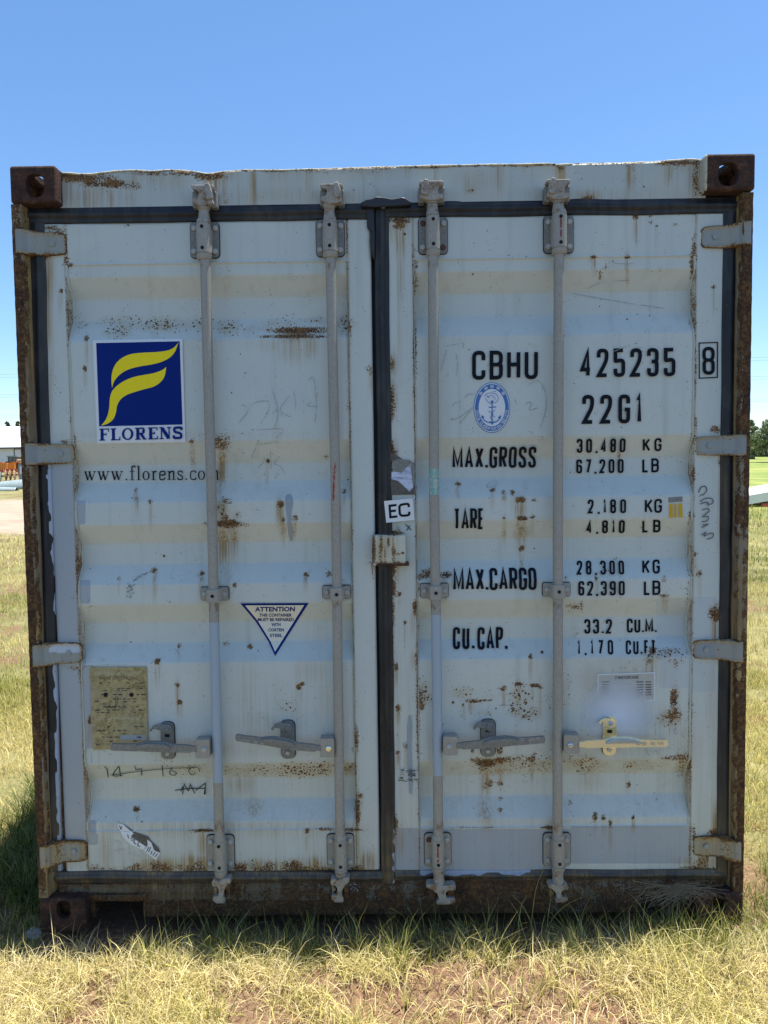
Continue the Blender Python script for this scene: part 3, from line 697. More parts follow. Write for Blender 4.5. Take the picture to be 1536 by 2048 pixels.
# ------------------------------------------------------------------ doors
def door(side):
    name = 'door'
    if side < 0:
        L, Rr, T, B = pt(86, 600, YS).x, pt(749, 1000, YS).x, pt(400, 444, YS).z, pt(400, 1743, YS).z
        p0, p1 = PL0, PL1
    else:
        L, Rr, T, B = pt(779, 1000, YS).x, pt(1449, 700, YS).x, pt(1100, 431, YS).z, pt(1100, 1742, YS).z
        p0, p1 = PR0, PR1
    e = .0006
    xs = lattice(L, Rr, .0065, [p0-e, p0+e, p1-e, p1+e]); zs = lattice(B, T, .0065, ZB_ALL+[ZTOP-.0012, ZTOP+.003, ZTOP-.005, ZBOT+.0012, ZBOT-.003])
    def yf(X, Z):
        Y = surfY(X, Z)
        inp = (X > p0) & (X < p1)
        dn = (vnoise(X*4, Z*4, 1, 31+side)-.5)*.0035+(vnoise(X*14, Z*14, 1, 33+side)-.5)*.0012
        # slight bulges of the pressed panel
        Y = Y+np.where(inp, dn, dn*.5)
        # weld beads along seams
        wob = (vnoise(X*70, Z*0, 1, 35)-.5)*.002
        bead = lambda d, w, h: h*np.exp(-(d/w)**2)
        Y -= np.where(inp, bead(Z-ZTOP-.001+wob, .0028, .0035), 0)
        if side < 0:
            Y -= np.where(inp, bead(Z-ZBOT+wob, .003, .002), 0)
        else:
            Y -= np.where(inp, bead(Z-ZBOT+wob, .003, .0025), 0)
        # crease on the flat crest where the stack of ribs ends
        r = Rr-X; l = X-L
        Y += .006*np.exp(-np.minimum(r, l)/.003)          # rounded outer edges
        if side < 0:
            cx_, cz_ = onp(598, 663); Y += np.where(inp, .007*np.exp(-((X-cx_)/.10)**4-((Z-cz_)/.012)**2), 0)
            cx_, cz_ = onp(450, 1040); Y += np.where(inp, .010*np.exp(-((X-cx_)/.05)**2-((Z-cz_)/.03)**2), 0)
        else:
            cx_, cz_ = onp(1350, 1235); Y += np.where(inp, .007*np.exp(-((X-cx_)/.05)**2-((Z-cz_)/.09)**2), 0)
            cx_, cz_ = onp(972, 1526); Y += np.where(inp, .006*np.exp(-((X-cx_)/.06)**2-((Z-cz_)/.03)**2), 0)
        return Y
    d = empty(name, (0, 0, 0), box)
    tag(d, 'left door leaf with the blue and yellow sticker' if side < 0 else 'right door leaf with the black weight table')
    def ex(U, W, V, A):
        inp = (V[:, 0] > p0) & (V[:, 0] < p1)
        # rust along the panel's upright weld
        for pe in (p0, p1):
            q = np.exp(-((V[:, 0]-pe)/.004)**2)
            A['rs'] = np.maximum(A['rs'], q*(.30+.5*np.clip(vnoise(V[:, 2]*9, V[:, 0]*0+pe*9, 1, 41)*2-1.1, 0, 1)))
            A['st'] = np.maximum(A['st'], q*.45)
        A['st'] += .12*np.clip((W-1300)/500, 0, 1)
        # grey-beige weathering in the lower half
    hgrid('door_skin', xs, zs, yf, M['paint'], d, back=.112, extra=ex)
    # weld beads that follow the ribs down the panel edge
    for pe, sg, nm in ((p0, 1, 'l'), (p1, -1, 'r')):
        if (side < 0 and sg < 0) or (side > 0 and sg > 0): rad = .0016
        else: rad = .0042
        zz = np.concatenate([np.linspace(ZTOP, BRK[0][0], 6)] + [np.linspace(BRK[k][j], BRK[k][j+1], 5) if j < 3 else np.linspace(BRK[k][3], BRK[k+1][0] if k < 4 else ZBOT, 10) for k in range(5) for j in range(4)])
        zz = np.unique(np.round(zz, 4))[::-1]
        pts = [(pe+sg*(.003+random.uniform(-.0015, .0015)), float(prof(z))-.001, z) for z in zz]
        o = MB().path(pts, [rad*random.uniform(.8, 1.2) for _ in pts], 6).build('weld_bead', M['bead'], d, smooth=True)
    # gasket strips
    def strip(a, b, wv, nm='gasket', seed=0, raggedy=None):
        """a, b: centre line ends (x,z); wv: half width"""
        a = Vector(a); b = Vector(b); dr = (b-a); ln = dr.length; dr.normalize(); nn = Vector((-dr.y, dr.x))
        cs = [(-1, .095), (-1, .056), (-.93, .049), (-.8, .0475), (-.35, .0475), (-.28, .043), (.3, .042), (.38, .047), (.8, .0475), (.93, .049), (1, .056), (1, .095)]
        cs2 = []
        for (u0, y0), (u1, y1) in zip(cs, cs[1:]):
            m = max(1, int(abs(u1-u0)*wv/.006))
            for k in range(m): cs2.append((u0+(u1-u0)*k/m, y0+(y1-y0)*k/m))
        cs2.append(cs[-1])
        n = max(3, int(ln/.007)); t = np.linspace(0, ln, n)
        wobble = (vnoise(t*5, t*0+seed, 1, 50)-.5)*.004
        T_, K_ = np.meshgrid(t, np.arange(len(cs2)), indexing='ij')
        u = np.array([c[0] for c in cs2])[K_]; yy = np.array([c[1] for c in cs2])[K_]
        off = u*wv+wobble[:, None]*1.0
        X = a.x+dr.x*T_+nn.x*off; Z = a.y+dr.y*T_+nn.y*off
        Y = yy+(vnoise(T_*9, u*2+seed, 1, 51)-.5)*.004
        n1, n2 = X.shape; i = np.arange(n1*n2).reshape(n1, n2)
        Q = np.stack([i[:-1, :-1], i[1:, :-1], i[1:, 1:], i[:-1, 1:]], -1).reshape(-1, 4)
        o = link(nm, npmesh(nm, np.stack([X, Y, Z], -1).reshape(-1, 3), Q), M['rubber'], d)
        def gx(U, W, V, A):
            A['rs'] *= .25; A['rk'] *= 0; A['st'] *= .25
            A['pa'] *= 0
            if side < 0 and seed == 2:      # ragged over-painted edge of the left gasket
                edge = np.interp(W, [925, 960, 1000, 1060, 1200, 1290, 1330, 1500, 1690], [99, 94, 95, 103, 110, 112, 109, 113, 116])+(vnoise(W/14, W*0, 1, 55)-.5)*7
                A['pa'] = np.where(W > 925, np.clip(.5+(U-edge)/3, 0, 1), 0)
            if side > 0 and seed == 5:
                edge = 1734+(vnoise(U/16, U*0, 1, 56)-.5)*8+np.where((U > 840) & (U < 1060), 14, 0)
                A['pa'] = np.where((U > 795) & (U < 1370), np.clip(.5-(W-edge)/4, 0, 1), 0)
            if side > 0 and seed == 3:
                A['pa'] = np.where(W > 1660, np.clip(.5+(U-(788+(vnoise(W/9, W*0, 1, 57)-.5)*7))/3, 0, 1), 0)
            A['dk'] += .3*np.clip((W-1500)/250, 0, 1)*(.4+vnoise(U/30, W/30, 1, 58))+.12*(vnoise(U/9, W/40, 1, 59) > .6)
            A['st'] += .35*np.clip((W-1600)/150, 0, 1)*vnoise(U/25, W/12, 1, 60)
        weather(o, gx)
        return o
    q = lambda px, py: (pt(px, py, .048).x, pt(px, py, .048).z)
    s1 = F/(.048-CP[1])
    if side < 0:
        strip(q(56, 431), q(749, 421), 16.5/s1, seed=1)
        strip(q(72.5, 446), q(107, 1742), 16/s1, seed=2)
        strip(q(100, 1755), q(766, 1756), 13/s1, seed=6)
    else:
        strip(q(770, 418), q(1478, 410), 16.5/s1, seed=4)
        strip(q(763, 402), q(777, 1766), 14.5/s1, seed=3)
        strip(q(1463, 424), q(1449, 1745), 16/s1, seed=7)
        strip(q(790, 1751), q(1462, 1750), 11/s1, seed=5)
    return d
doorL = door(-1); doorR = door(1)
# black sheet added behind the doors so that all gaps look dark
MB().box((-W2+.045, .112, .11), (W2-.045, .125, 2.53)).build('gap_backing', M['sealant'], box)
# lump of sealant over the centre top, and on the left edge of the centre gasket
def blobpoly(pts, y0, y1, name, mat, parent, bevel=.003):
    return MB().prism([(pt(a, b, y0).x, pt(a, b, y0).z) for a, b in pts], y0, y1).build(name, mat, parent, bevel=bevel)
blobpoly([(722, 404), (733, 398), (745, 396), (752, 393), (768, 394), (785, 397), (803, 394), (812, 396), (822, 402), (822, 409), (790, 412), (748, 414), (722, 412)], .022, .045, 'sealant_smear', M['sealant'], doorR)
blobpoly([(733, 415), (748, 414), (750, 470), (749, 520), (744, 512), (740, 480), (742, 462), (734, 455)], .040, .050, 'sealant_smear', M['sealant'], doorR)
blobpoly([(750, 400), (762, 408), (771, 414), (768, 417), (757, 414)], .030, .034, 'gasket_cut', M['galv_dark'], doorR, 0)

# flat print: thin sheets that follow the ribs, and the stencil alphabet
def decal(name, polys, mat, parent, off=.0012, local=None, flat=None):
    """polys: list of outlines in (x,z) metres"""
    bm = bmesh.new()
    for k, poly in enumerate(polys):
        if len(poly) < 3: continue
        n = len(poly)
        vs = [bm.verts.new((x, -k*.00004, z)) for x, z in poly]
        for t in tessellate_polygon([[Vector((x, z, 0)) for x, z in poly]]):
            a, b, c = (poly[q_] for q_ in t)
            cr_ = (b[0]-a[0])*(c[1]-a[1])-(c[0]-a[0])*(b[1]-a[1])
            if abs(cr_) < 1e-12: continue
            tt = t if cr_ > 0 else t[::-1]
            try: bm.faces.new([vs[q_] for q_ in tt])
            except ValueError: pass
    zmin = min(v.co.z for v in bm.verts); zmax = max(v.co.z for v in bm.verts)
    if flat is None:
        for zb_ in ZB_ALL:
            if zmin < zb_ < zmax:
                bmesh.ops.bisect_plane(bm, geom=bm.verts[:]+bm.edges[:]+bm.faces[:], plane_co=(0, 0, zb_), plane_no=(0, 0, 1))
        dn = lambda X, Z: 0
        X = np.array([v.co.x for v in bm.verts]); Z = np.array([v.co.z for v in bm.verts]); Y = surfY(X, Z)
        for v, y in zip(bm.verts, Y): v.co.y += float(y)-off-.0022
    else:
        for v in bm.verts: v.co.y += flat-off
    me = bpy.data.meshes.new(name); bm.to_mesh(me); bm.free()
    return link(name, me, mat, parent)
def strokes(paths, t, closed=None):
    """polylines (x,z) with width t -> outlines"""
    out = []
    for pa in paths:
        cl = len(pa) > 2 and abs(pa[0][0]-pa[-1][0])+abs(pa[0][1]-pa[-1][1]) < 1e-7
        w = t
        P = [Vector(q_[:2]) for q_ in pa]
        if cl: P = P[:-1]
        n = len(P); L = []; Rr = []
        for i in range(n):
            a = P[i-1] if (cl or i) else None; c = P[(i+1) % n] if (cl or i < n-1) else None
            d1 = (P[i]-a).normalized() if a is not None and (P[i]-a).length > 1e-9 else None
            d2 = (c-P[i]).normalized() if c is not None and (c-P[i]).length > 1e-9 else None
            if d1 is None: d1 = d2
            if d2 is None: d2 = d1
            if d1 is None: continue
            n1 = Vector((-d1.y, d1.x)); n2 = Vector((-d2.y, d2.x)); m = n1+n2
            if m.length < 1e-6: m = n1
            m.normalize(); k = 1/max(.45, m.dot(n1))
            L.append(P[i]+m*w/2*k); Rr.append(P[i]-m*w/2*k)
        rng_ = range(len(L)) if cl else range(len(L)-1)
        for i in rng_:
            j = (i+1) % len(L)
            out.append([(L[i].x, L[i].y), (L[j].x, L[j].y), (Rr[j].x, Rr[j].y), (Rr[i].x, Rr[i].y)])
    return out
def rnd(P, r, n=5):
    """round the corners of a polyline; a point may carry its own radius"""
    cl = P[0][:2] == P[-1][:2]
    pts = [Vector(p[:2]) for p in P]; rr = [p[2] if len(p) > 2 else r for p in P]
    if cl: pts = pts[:-1]; rr = rr[:-1]
    m = len(pts); out = []
    for i in range(m):
        if not cl and i in (0, m-1): out.append(tuple(pts[i])); continue
        a = pts[i-1]-pts[i]; c = pts[(i+1) % m]-pts[i]; q = min(rr[i], a.length*.499, c.length*.499)
        if q < 1e-6: out.append(tuple(pts[i])); continue
        A = pts[i]+a.normalized()*q; C = pts[i]+c.normalized()*q; B = pts[i]
        for k in range(n+1):
            u = k/n; out.append(tuple(A*(1-u)**2+B*2*u*(1-u)+C*u*u))
    if cl: out.append(out[0])
    return out
# condensed gothic stencil alphabet: width, strokes in a unit box
G = {
 'C': (1, [[(1, .70), (1, 1), (0, 1), (0, 0), (1, 0), (1, .30)]]), 'U': (1, [[(0, 1), (0, 0), (1, 0), (1, 1)]]),
 'B': (1, [[(0, .52), (0, 1, 0), (1, 1), (1, .52), (0, .52, 0), (0, 0, 0), (1, 0), (1, .52, .2), (.6, .52)]]),
 'H': (1, [[(0, 0), (0, 1)], [(1, 0), (1, 1)], [(0, .52), (1, .52)]]),
 'M': (1.35, [[(0, 0), (0, 1, 0), (.5, .12, 0), (1, 1, 0), (1, 0)]]), 'A': (1.1, [[(0, 0), (.5, 1, 0), (1, 0)], [(.2, .27), (.8, .27)]]),
 'X': (1.05, [[(0, 0), (1, 1)], [(0, 1), (1, 0)]]), 'G': (1, [[(1, .72), (1, 1), (0, 1), (0, 0), (1, 0), (1, .48, 0), (.55, .48)]]),
 'R': (1, [[(0, 0), (0, 1, 0), (1, 1), (1, .5), (0, .5)], [(.5, .5), (1, 0)]]), 'O': (1, [[(0, 0), (0, 1), (1, 1), (1, 0), (0, 0)]]),
 'S': (1, [[(1, .74), (1, 1), (0, 1), (0, .6), (1, .42), (1, 0), (0, 0), (0, .26)]]), 'T': (.95, [[(0, 1), (1, 1)], [(.5, 0), (.5, 1)]]),
 'E': (.85, [[(1, 1), (0, 1, 0), (0, 0, 0), (1, 0)], [(0, .52), (.85, .52)]]), 'L': (.85, [[(0, 1), (0, 0, 0), (1, 0)]]), 'F': (.85, [[(1, 1), (0, 1, 0), (0, 0)], [(0, .52), (.85, .52)]]),
 'K': (1.05, [[(0, 0), (0, 1)], [(1, 1), (.08, .42)], [(.35, .58), (1, 0)]]), 'P': (1, [[(0, 0), (0, 1, 0), (1, 1), (1, .46), (0, .46)]]),
 'N': (1.05, [[(0, 0), (0, 1, 0), (1, 0, 0), (1, 1)]]), 'D': (1, [[(0, 0), (0, 1, 0), (1, 1), (1, 0), (0, 0)]]), 'I': (.2, [[(.5, 0), (.5, 1)]]), 'W': (1.5, [[(0, 1), (.25, 0, 0), (.5, .9, 0), (.75, 0, 0), (1, 1)]]), 'Y': (1, [[(0, 1), (.5, .5)], [(1, 1), (.5, .5, 0), (.5, 0)]]),
 '0': (1, [[(0, 0), (0, 1), (1, 1), (1, 0), (0, 0)]]), '1': (.45, [[(0, .84), (.75, 1, 0), (.75, 0)]]), '2': (1, [[(0, .72), (0, 1), (1, 1), (1, .6), (0, 0, 0), (1, 0)]]),
 '3': (1, [[(0, .76), (0, 1), (1, 1), (1, .53), (.35, .53)], [(.35, .53), (1, .53), (1, 0), (0, 0), (0, .26)]]), '4': (1, [[(.74, 0), (.74, 1, 0), (0, .24, 0), (1, .24)]]),
 '5': (1, [[(.95, 1), (0, 1, 0), (0, .56, .1), (1, .62), (1, 0), (0, 0), (0, .26)]]), '6': (1, [[(1, .76), (1, 1), (0, 1), (0, 0), (1, 0), (1, .55), (0, .55, .1)]]), '7': (1, [[(0, 1), (1, 1, 0), (.35, 0)]]),
 '8': (1, [[(0, .53), (0, 1), (1, 1), (1, .53), (0, .53)], [(0, .53), (1, .53), (1, 0), (0, 0), (0, .53)]]), '9': (1, [[(1, .45), (0, .45), (0, 1), (1, 1), (1, 0), (0, 0), (0, .24)]]),
 '.': (.3, [[(.5, -.04), (.5, .10)]]), ',': (.3, [[(.7, .05), (.2, -.13)]]), ' ': (.8, []),
}
# ------------------------------------------------------------------ locking gear
def bolt(p, r, parent, mat=None, h=.007):
    mb = MB().path([(p.x, p.y, p.z), (p.x, p.y-h*.6, p.z), (p.x, p.y-h, p.z)], [r, r, r*.7], 8)
    return mb.build('bolt', mat or M['bolt'], parent, smooth=True)
def disc(p, r, parent, name, mat, h=.0015):
    return MB().cyl((p.x, p.y, p.z), (p.x, p.y-h, p.z), r, 10).build(name, mat, parent)

RY = .0150                                    # rod axis depth
PXM = F/(.02-CP[1])                           # px per metre at the rods
rods = [
 dict(top=(406, 405), c=[(406, 440), (410, 600), (421, 1000), (428, 1330), (436, 1640), (440, 1760)], pl=(380, 445, 439, 515), sl=(391, 437, 420, 518), mid=(401, 1175, 457, 1200), bp=(413, 1671, 469, 1738), bs=(426, 1675, 452, 1753),
      head=(383, 372, 430, 410), hflip=1, foot=(424, 1755, 464, 1804), fflip=1, hub=(392, 1477, 421, 1514), lev=-1, tip=(223, 1492), ret=(320, 1445, 349, 1519), hook=(300, 1458), paint=(1245, 1566)),
 dict(top=(658, 405), c=[(659, 440), (662, 600), (671, 1000), (675, 1330), (679, 1640), (682, 1760)], pl=(632, 440, 689, 512), sl=(645, 434, 674, 514), mid=(645, 1172, 701, 1197), bp=(654, 1669, 708, 1735), bs=(668, 1673, 694, 1751),
      head=(640, 370, 686, 406), hflip=1, foot=(661, 1753, 700, 1802), fflip=1, hub=(640, 1475, 669, 1512), lev=-1, tip=(472, 1473), ret=(561, 1442, 590, 1518), hook=(543, 1456), paint=None),
 dict(top=(865, 400), c=[(866, 430), (867, 600), (869, 1000), (874, 1330), (877, 1640), (878, 1755)], pl=(837, 435, 895, 507), sl=(853, 422, 880, 510), mid=(841, 1168, 897, 1195), bp=(849, 1667, 902, 1733), bs=(863, 1672, 890, 1747),
      head=(838, 364, 888, 400), hflip=-1, foot=(852, 1766, 912, 1806), fflip=-1, hub=(886, 1471, 915, 1508), lev=1, tip=(1089, 1477), ret=(962, 1440, 991, 1514), hook=(947, 1455), paint=(1230, 1552)),
 dict(top=(1118, 395), c=[(1120, 425), (1120, 600), (1118, 1000), (1118, 1330), (1117, 1640), (1118, 1755)], pl=(1088, 432, 1147, 505), sl=(1106, 417, 1135, 507), mid=(1086, 1166, 1141, 1192), bp=(1087, 1667, 1141, 1732), bs=(1105, 1672, 1132, 1745),
      head=(1092, 361, 1140, 398), hflip=-1, foot=(1096, 1766, 1136, 1802), fflip=-1, hub=(1127, 1468, 1158, 1505), lev=1, tip=(1333, 1484), ret=(1206, 1433, 1233, 1511), hook=(1198, 1444), paint=None),
]
LBL = ['first locking bar from the left', 'second locking bar from the left', 'third locking bar from the left', 'fourth locking bar from the left, with the new yellow zinc handle']
for ri, R_ in enumerate(rods):
    dr = doorL if ri < 2 else doorR
    bar = empty('locking_bar', (0, 0, 0), box)
    if ri == 3: bar['label'] = 'locking bar with a shiny new yellow-zinc handle'
    # rod
    P = [pt(a, b, RY-.0165) for a, b in R_['c']]
    P = [Vector((p.x, RY, p.z)) for p in P]
    pts = []; 
    for a, b in zip(P, P[1:]):
        m = max(2, int((a-b).length/.012))
        for k in range(m):
            pts.append(a.lerp(b, k/m))
    pts.append(P[-1])
    mb = MB().path(pts, .0170, 14)
    o = mb.build('rod', M['galv'], bar, smooth=True)
    me = o.data; n = len(me.vertices); V = np.array([v.co[:] for v in me.vertices]); U, Wp = project(V)
    pa = np.zeros(n); sk = np.zeros(n); rd = np.zeros(n); rz = sum(a_*np.exp(-((Wp-c_)/w_)**2) for a_, c_, w_ in ((.5, 530, 16), (.35, 1165, 14), (.5, 1212, 18), (.55, 1655, 22), (.3, 1500, 60), (.25, 900, 90)))
    if R_['paint']:
        a, b = R_['paint']; pa = np.clip(.5+np.minimum(Wp-a, b-Wp)/14, 0, 1)
    if ri == 2: sk = ((Wp > 938) & (Wp < 989)).astype(float)
    if ri == 1: rd = np.where((Wp > 925) & (Wp < 1005), .75*np.exp(-((U-669+(Wp-940)*.05)/4.5)**2), 0)
    for k, v in (('pa', pa), ('sk', sk), ('rd', rd), ('rz', rz)):
        me.attributes.new(k, 'FLOAT', 'POINT').data.foreach_set('value', v.astype(np.float32))
    # bearing brackets top and bottom
    for kk, (pl, sl) in enumerate(((R_['pl'], R_['sl']), (R_['bp'], R_['bs']))):
        a, b = pt(pl[0], pl[1], .045), pt(pl[2], pl[3], .045)
        r = .013
        o = MB().prism(rrect(a.x-.0022, b.z-.0022, b.x+.0022, a.z+.0022, r+.002), .0485, .052).build('backing_gasket', M['sealant'], bar)
        plate = MB().prism(rrect(a.x, b.z, b.x, a.z, r), .044, .0484).build('bearing_bracket', M['galv_dark' if kk == 0 else 'galv'], bar, bevel=.0015)
        s0, s1_ = pt((sl[0]+sl[2])/2, sl[1], .002), pt((sl[0]+sl[2])/2, sl[3], .002)
        cx = (s0.x+s1_.x)/2
        rs_ = (sl[2]-sl[0])/2/(F/(.001-CP[1]))
        z0, z1 = s0.z, s1_.z
        prof_ = [(z0, rs_*.86), (z0-.012, rs_*.95), (z0-.013, rs_*.90), (z0-.016, rs_*.90), (z0-.017, rs_), (z1+.022, rs_), (z1+.021, rs_*.9), (z1+.018, rs_*.9), (z1+.017, rs_*1.02), (z1+.004, rs_*1.0), (z1, rs_*.86)]
        mb = MB().path([(cx, RY+.001, z) for z, _ in prof_], [r_ for _, r_ in prof_], 18)
        # side webs joining sleeve and plate
        mb.box((cx-rs_*.98, RY, z0-.026), (cx+rs_*.98, .045, z1+.030))
        mb.build('sleeve', M['galv'], plate, smooth=True)
        for zz in (z0-.028, z1+.034):
            disc(Vector((cx+(.0), RY-rs_+.001, zz)), .0058, plate, 'rivet_hole', M['dark'], .002)
        if ri == 3 and kk == 0 or ri == 2 and kk == 1:
            y_ = RY-rs_-.0006
            dxx = 0 if ri == 3 else -.008
            MB().box((cx-.002+dxx*.2, y_, z1+.045), (cx+.002+dxx*.2, y_+.004, z0-.035)).build('red_mark', M['redmark'], plate)
        for ii, (bx, bz) in enumerate(((pl[0]+8.5, pl[1]+12), (pl[2]-8.5, pl[1]+12), (pl[0]+8.5, pl[3]-12), (pl[2]-8.5, pl[3]-12))):
            rusty = ri == 2 and kk == 0 and ii in (0, 3) or ri == 2 and kk == 1 and ii == 0
            p = pt(bx, bz, .044); bolt(p, .0095, plate, M['rustbolt'] if rusty else None)
    # mid clamp
    a, b = pt(R_['mid'][0], R_['mid'][1], .045), pt(R_['mid'][2], R_['mid'][3], .045)
    cx = np.interp(a.z, [P[-1].z, P[0].z], [P[-1].x, P[0].x]); cx = pts[min(range(len(pts)), key=lambda i_: abs(pts[i_].z-a.z))].x
    MB().prism(rrect(a.x-.002, b.z-.002, b.x+.002, a.z+.002, .008), .0515, .0555).build('backing_gasket', M['sealant'], bar)
    hw = .0235; w_ = b.x-a.x
    sec = [(a.x, .0515), (a.x, .044), (cx-hw-.004, .044), (cx-hw+.001, .003), (cx-hw+.006, -.006), (cx+hw-.006, -.006), (cx+hw-.001, .003), (cx+hw+.004, .044), (b.x, .044), (b.x, .0515)]
    vv = [(x, y, a.z) for x, y in sec]+[(x, y, b.z) for x, y in sec]; nn = len(sec)
    ff = [(i_, i_+1, i_+1+nn, i_+nn) for i_ in range(nn-1)]+[tuple(range(nn))[::-1], tuple(range(nn, 2*nn))]+[(nn-1, 0, nn, 2*nn-1)]
    clamp = MB().add(vv, ff).build('guide_clamp', M['galv'], bar, bevel=.0025)
    disc(Vector((cx, -.0059, (a.z+b.z)/2)), .006, clamp, 'rivet_hole', M['dark'], .0015)
    for bx in (R_['mid'][0]+8, R_['mid'][2]-8):
        bolt(pt(bx, (R_['mid'][1]+R_['mid'][3])/2, .044), .0085, clamp)
    # cam head on top: neck, crossbar, claws
    h = R_['head']; fl = R_['hflip']
    t = pt(R_['top'][0], R_['top'][1], .005); hx0, hx1 = pt(h[0], h[1], .0), pt(h[2], h[3], .0)
    cxh = t.x
    z_s = pt(R_['sl'][0], R_['sl'][1], .002).z
    zt_, zb_ = hx0.z, hx1.z
    mb = MB().path([(cxh+(P[0].x-cxh)*.5, RY, z_s-.01), (cxh, RY, z_s+.010), (cxh, RY, z_s+.028), (cxh, RY-.001, zb_-.006), (cxh, RY-.002, zb_+.008)], [.022, .0185, .0165, .021, .018], 14)
    cam_head = mb.build('cam_head', M['cam'], bar, smooth=True)
    hw_ = (hx1.x-hx0.x)/2; hc = (hx0.x+hx1.x)/2
    X = lambda u: hc+u*hw_
    Z = lambda v: zb_+(zt_-zb_)*v
    outl = [(X(-.95), Z(1.0)), (X(.9), Z(1.0)), (X(1.0), Z(.9)), (X(.92), Z(.78)), (X(.62), Z(.72)), (X(.5), Z(.5)), (X(.55), Z(.3)), (X(.85), Z(.26)), (X(.88), Z(.05)), (X(.6), Z(.0)), (X(.25), Z(-.05)), (X(-.3), Z(-.05)), (X(-.75), Z(.08)), (X(-.95), Z(.12)), (X(-.95), Z(.3)), (X(-.5), Z(.38)), (X(-.38), Z(.55)), (X(-.42), Z(.74)), (X(-.9), Z(.80)), (X(-1.0), Z(.92))]
    MB().prism(outl, -.010, .026).build('cam_claw', M['cam'], cam_head, bevel=.003)
    # keeper lug on the header that the cam grips
    MB().box((X(-1.05), .012, Z(-.05)), (X(-.55), .052, Z(.8))).box((X(.5), .012, Z(-.05)), (X(1.08), .052, Z(.8))).build('cam_keeper', M['galv_dark'], header, bevel=.004)['kind'] = 'stuff'
    s_ = .45*fl
    MB().prism([(X(s_-.2), Z(1.02)), (X(s_+.15), Z(1.08)), (X(s_+.42), Z(.6)), (X(s_+.4), Z(.25)), (X(s_-.1), Z(.2)), (X(s_-.25), Z(.6))] if fl > 0 else
               [(X(s_+.2), Z(1.02)), (X(s_-.15), Z(1.08)), (X(s_-.42), Z(.6)), (X(s_-.4), Z(.25)), (X(s_+.1), Z(.2)), (X(s_+.25), Z(.6))], -.019, .006).build('cam_tooth', M['cam'], cam_head, bevel=.003)
    # foot cam
    ft = R_['foot']; fx0, fx1 = pt(ft[0], ft[1], 0), pt(ft[2], ft[3], 0)
    ccx = pts[-1].x; z_e = pt(R_['bs'][0], R_['bs'][3], .002).z
    ztt, zbb = fx0.z, fx1.z
    mb = MB().path([(ccx, RY, z_e+.01), (ccx, RY, z_e-.012), (ccx, RY, z_e-.020), (ccx, RY, ztt-.006), (ccx, RY, ztt-.020)], [.022, .019, .018, .022, .018], 14)
    foot = mb.build('cam_foot', M['cam'], bar, smooth=True)
    hc = (fx0.x+fx1.x)/2; hw_ = (fx1.x-fx0.x)/2
    X = lambda u: hc+u*hw_*fl
    Z = lambda v: zbb+(ztt-zbb)*v
    outl = [(X(-1), Z(.85)), (X(-.8), Z(.95)), (X(-.2), Z(.9)), (X(.3), Z(1.0)), (X(.95), Z(1.0)), (X(1.0), Z(.82)), (X(.6), Z(.72)), (X(.25), Z(.5)), (X(.15), Z(.25)), (X(.35), Z(.1)), (X(.3), Z(0)), (X(-.6), Z(0)), (X(-.95), Z(.12)), (X(-.9), Z(.28)), (X(-.35), Z(.3)), (X(-.3), Z(.55)), (X(-.5), Z(.68)), (X(-.95), Z(.68))]
    MB().prism(outl, -.009, .026).build('cam_claw', M['cam'], foot, bevel=.003)
    MB().box((X(-.9), .004, Z(.1)), (X(-.45), .048, Z(.62))).box((X(.35), .004, Z(.1)), (X(.8), .048, Z(.68))).build('cam_keeper', M['post'], sill, bevel=.003)['kind'] = 'stuff'
    # handle hub
    hb = R_['hub']; a, b = pt(hb[0], hb[1], .0), pt(hb[2], hb[3], .0)
    hub = MB().prism(rrect(a.x, b.z, b.x, a.z, .006), -.012, .028).build('handle_hub', M['galv'], bar, bevel=.003)
    pin = pt((hb[0]+hb[2])/2-(3 if R_['lev'] < 0 else -3)*-1, (hb[1]+hb[3])/2+2, -.004)
    MB().path([(pin.x, -.011, pin.z), (pin.x, -.015, pin.z), (pin.x, -.017, pin.z)], [.0095, .0095, .007], 12).build('hinge_pin', M['zinc'] if ri == 1 else (M['zincblue'] if ri == 3 else M['bolt']), hub, smooth=True)
    # lever
    lv = R_['lev']; sx_ = (a.x if lv < 0 else b.x)+(-lv)*.003; szc = (a.z+b.z)/2+.001
    tip = pt(R_['tip'][0], R_['tip'][1], -.004); Ln = abs(tip.x-sx_)
    prof_l = [(0, .010, .0), (.04, .009, 0), (.08, .0125, .0), (.26, .0135, .002), (.36, .018, .005), (.44, .018, .006), (.56, .018, .006), (.64, .015, .004), (.70, .0128, .001), (.86, .0118, -.0), (.985, .0118, 0), (1.0, .007, 0)]
    up = []; dn = []
    for u, hh, dz in prof_l:
        x = sx_+lv*Ln*u; zc = szc+(tip.z-szc)*max(0, (u-.2)/.8)+dz
        up.append((x, zc+hh)); dn.append((x, zc-hh))
    lm = M['zinc'] if ri == 3 else M['galv_dark']
    lever = MB().prism(up+dn[::-1], -.016, -.004).build('handle', lm, bar, bevel=.0032, segs=2)
    # raised middle fold of the lever
    mid_u = [q_ for q_ in prof_l if .3 < q_[0] < .7]
    up = []; dn = []
    for (u, hh, dz) in [(.30, .010, .003)]+mid_u+[(.70, .009, .002)]:
        x = sx_+lv*Ln*u; zc = szc+(tip.z-szc)*max(0, (u-.2)/.8)+dz
        up.append((x, zc+hh*.72)); dn.append((x, zc-hh*.1))
    MB().prism(up+dn[::-1], -.024, -.014).build('handle_fold', M['zincblue'] if ri == 3 else M['galv_dark'], lever, bevel=.005)
    # retainer plate with catch
    r0 = R_['ret']; a, b = pt(r0[0], r0[1], .046), pt(r0[2], r0[3], .046); rm = M['zinc'] if ri == 3 else M['galv_dark']
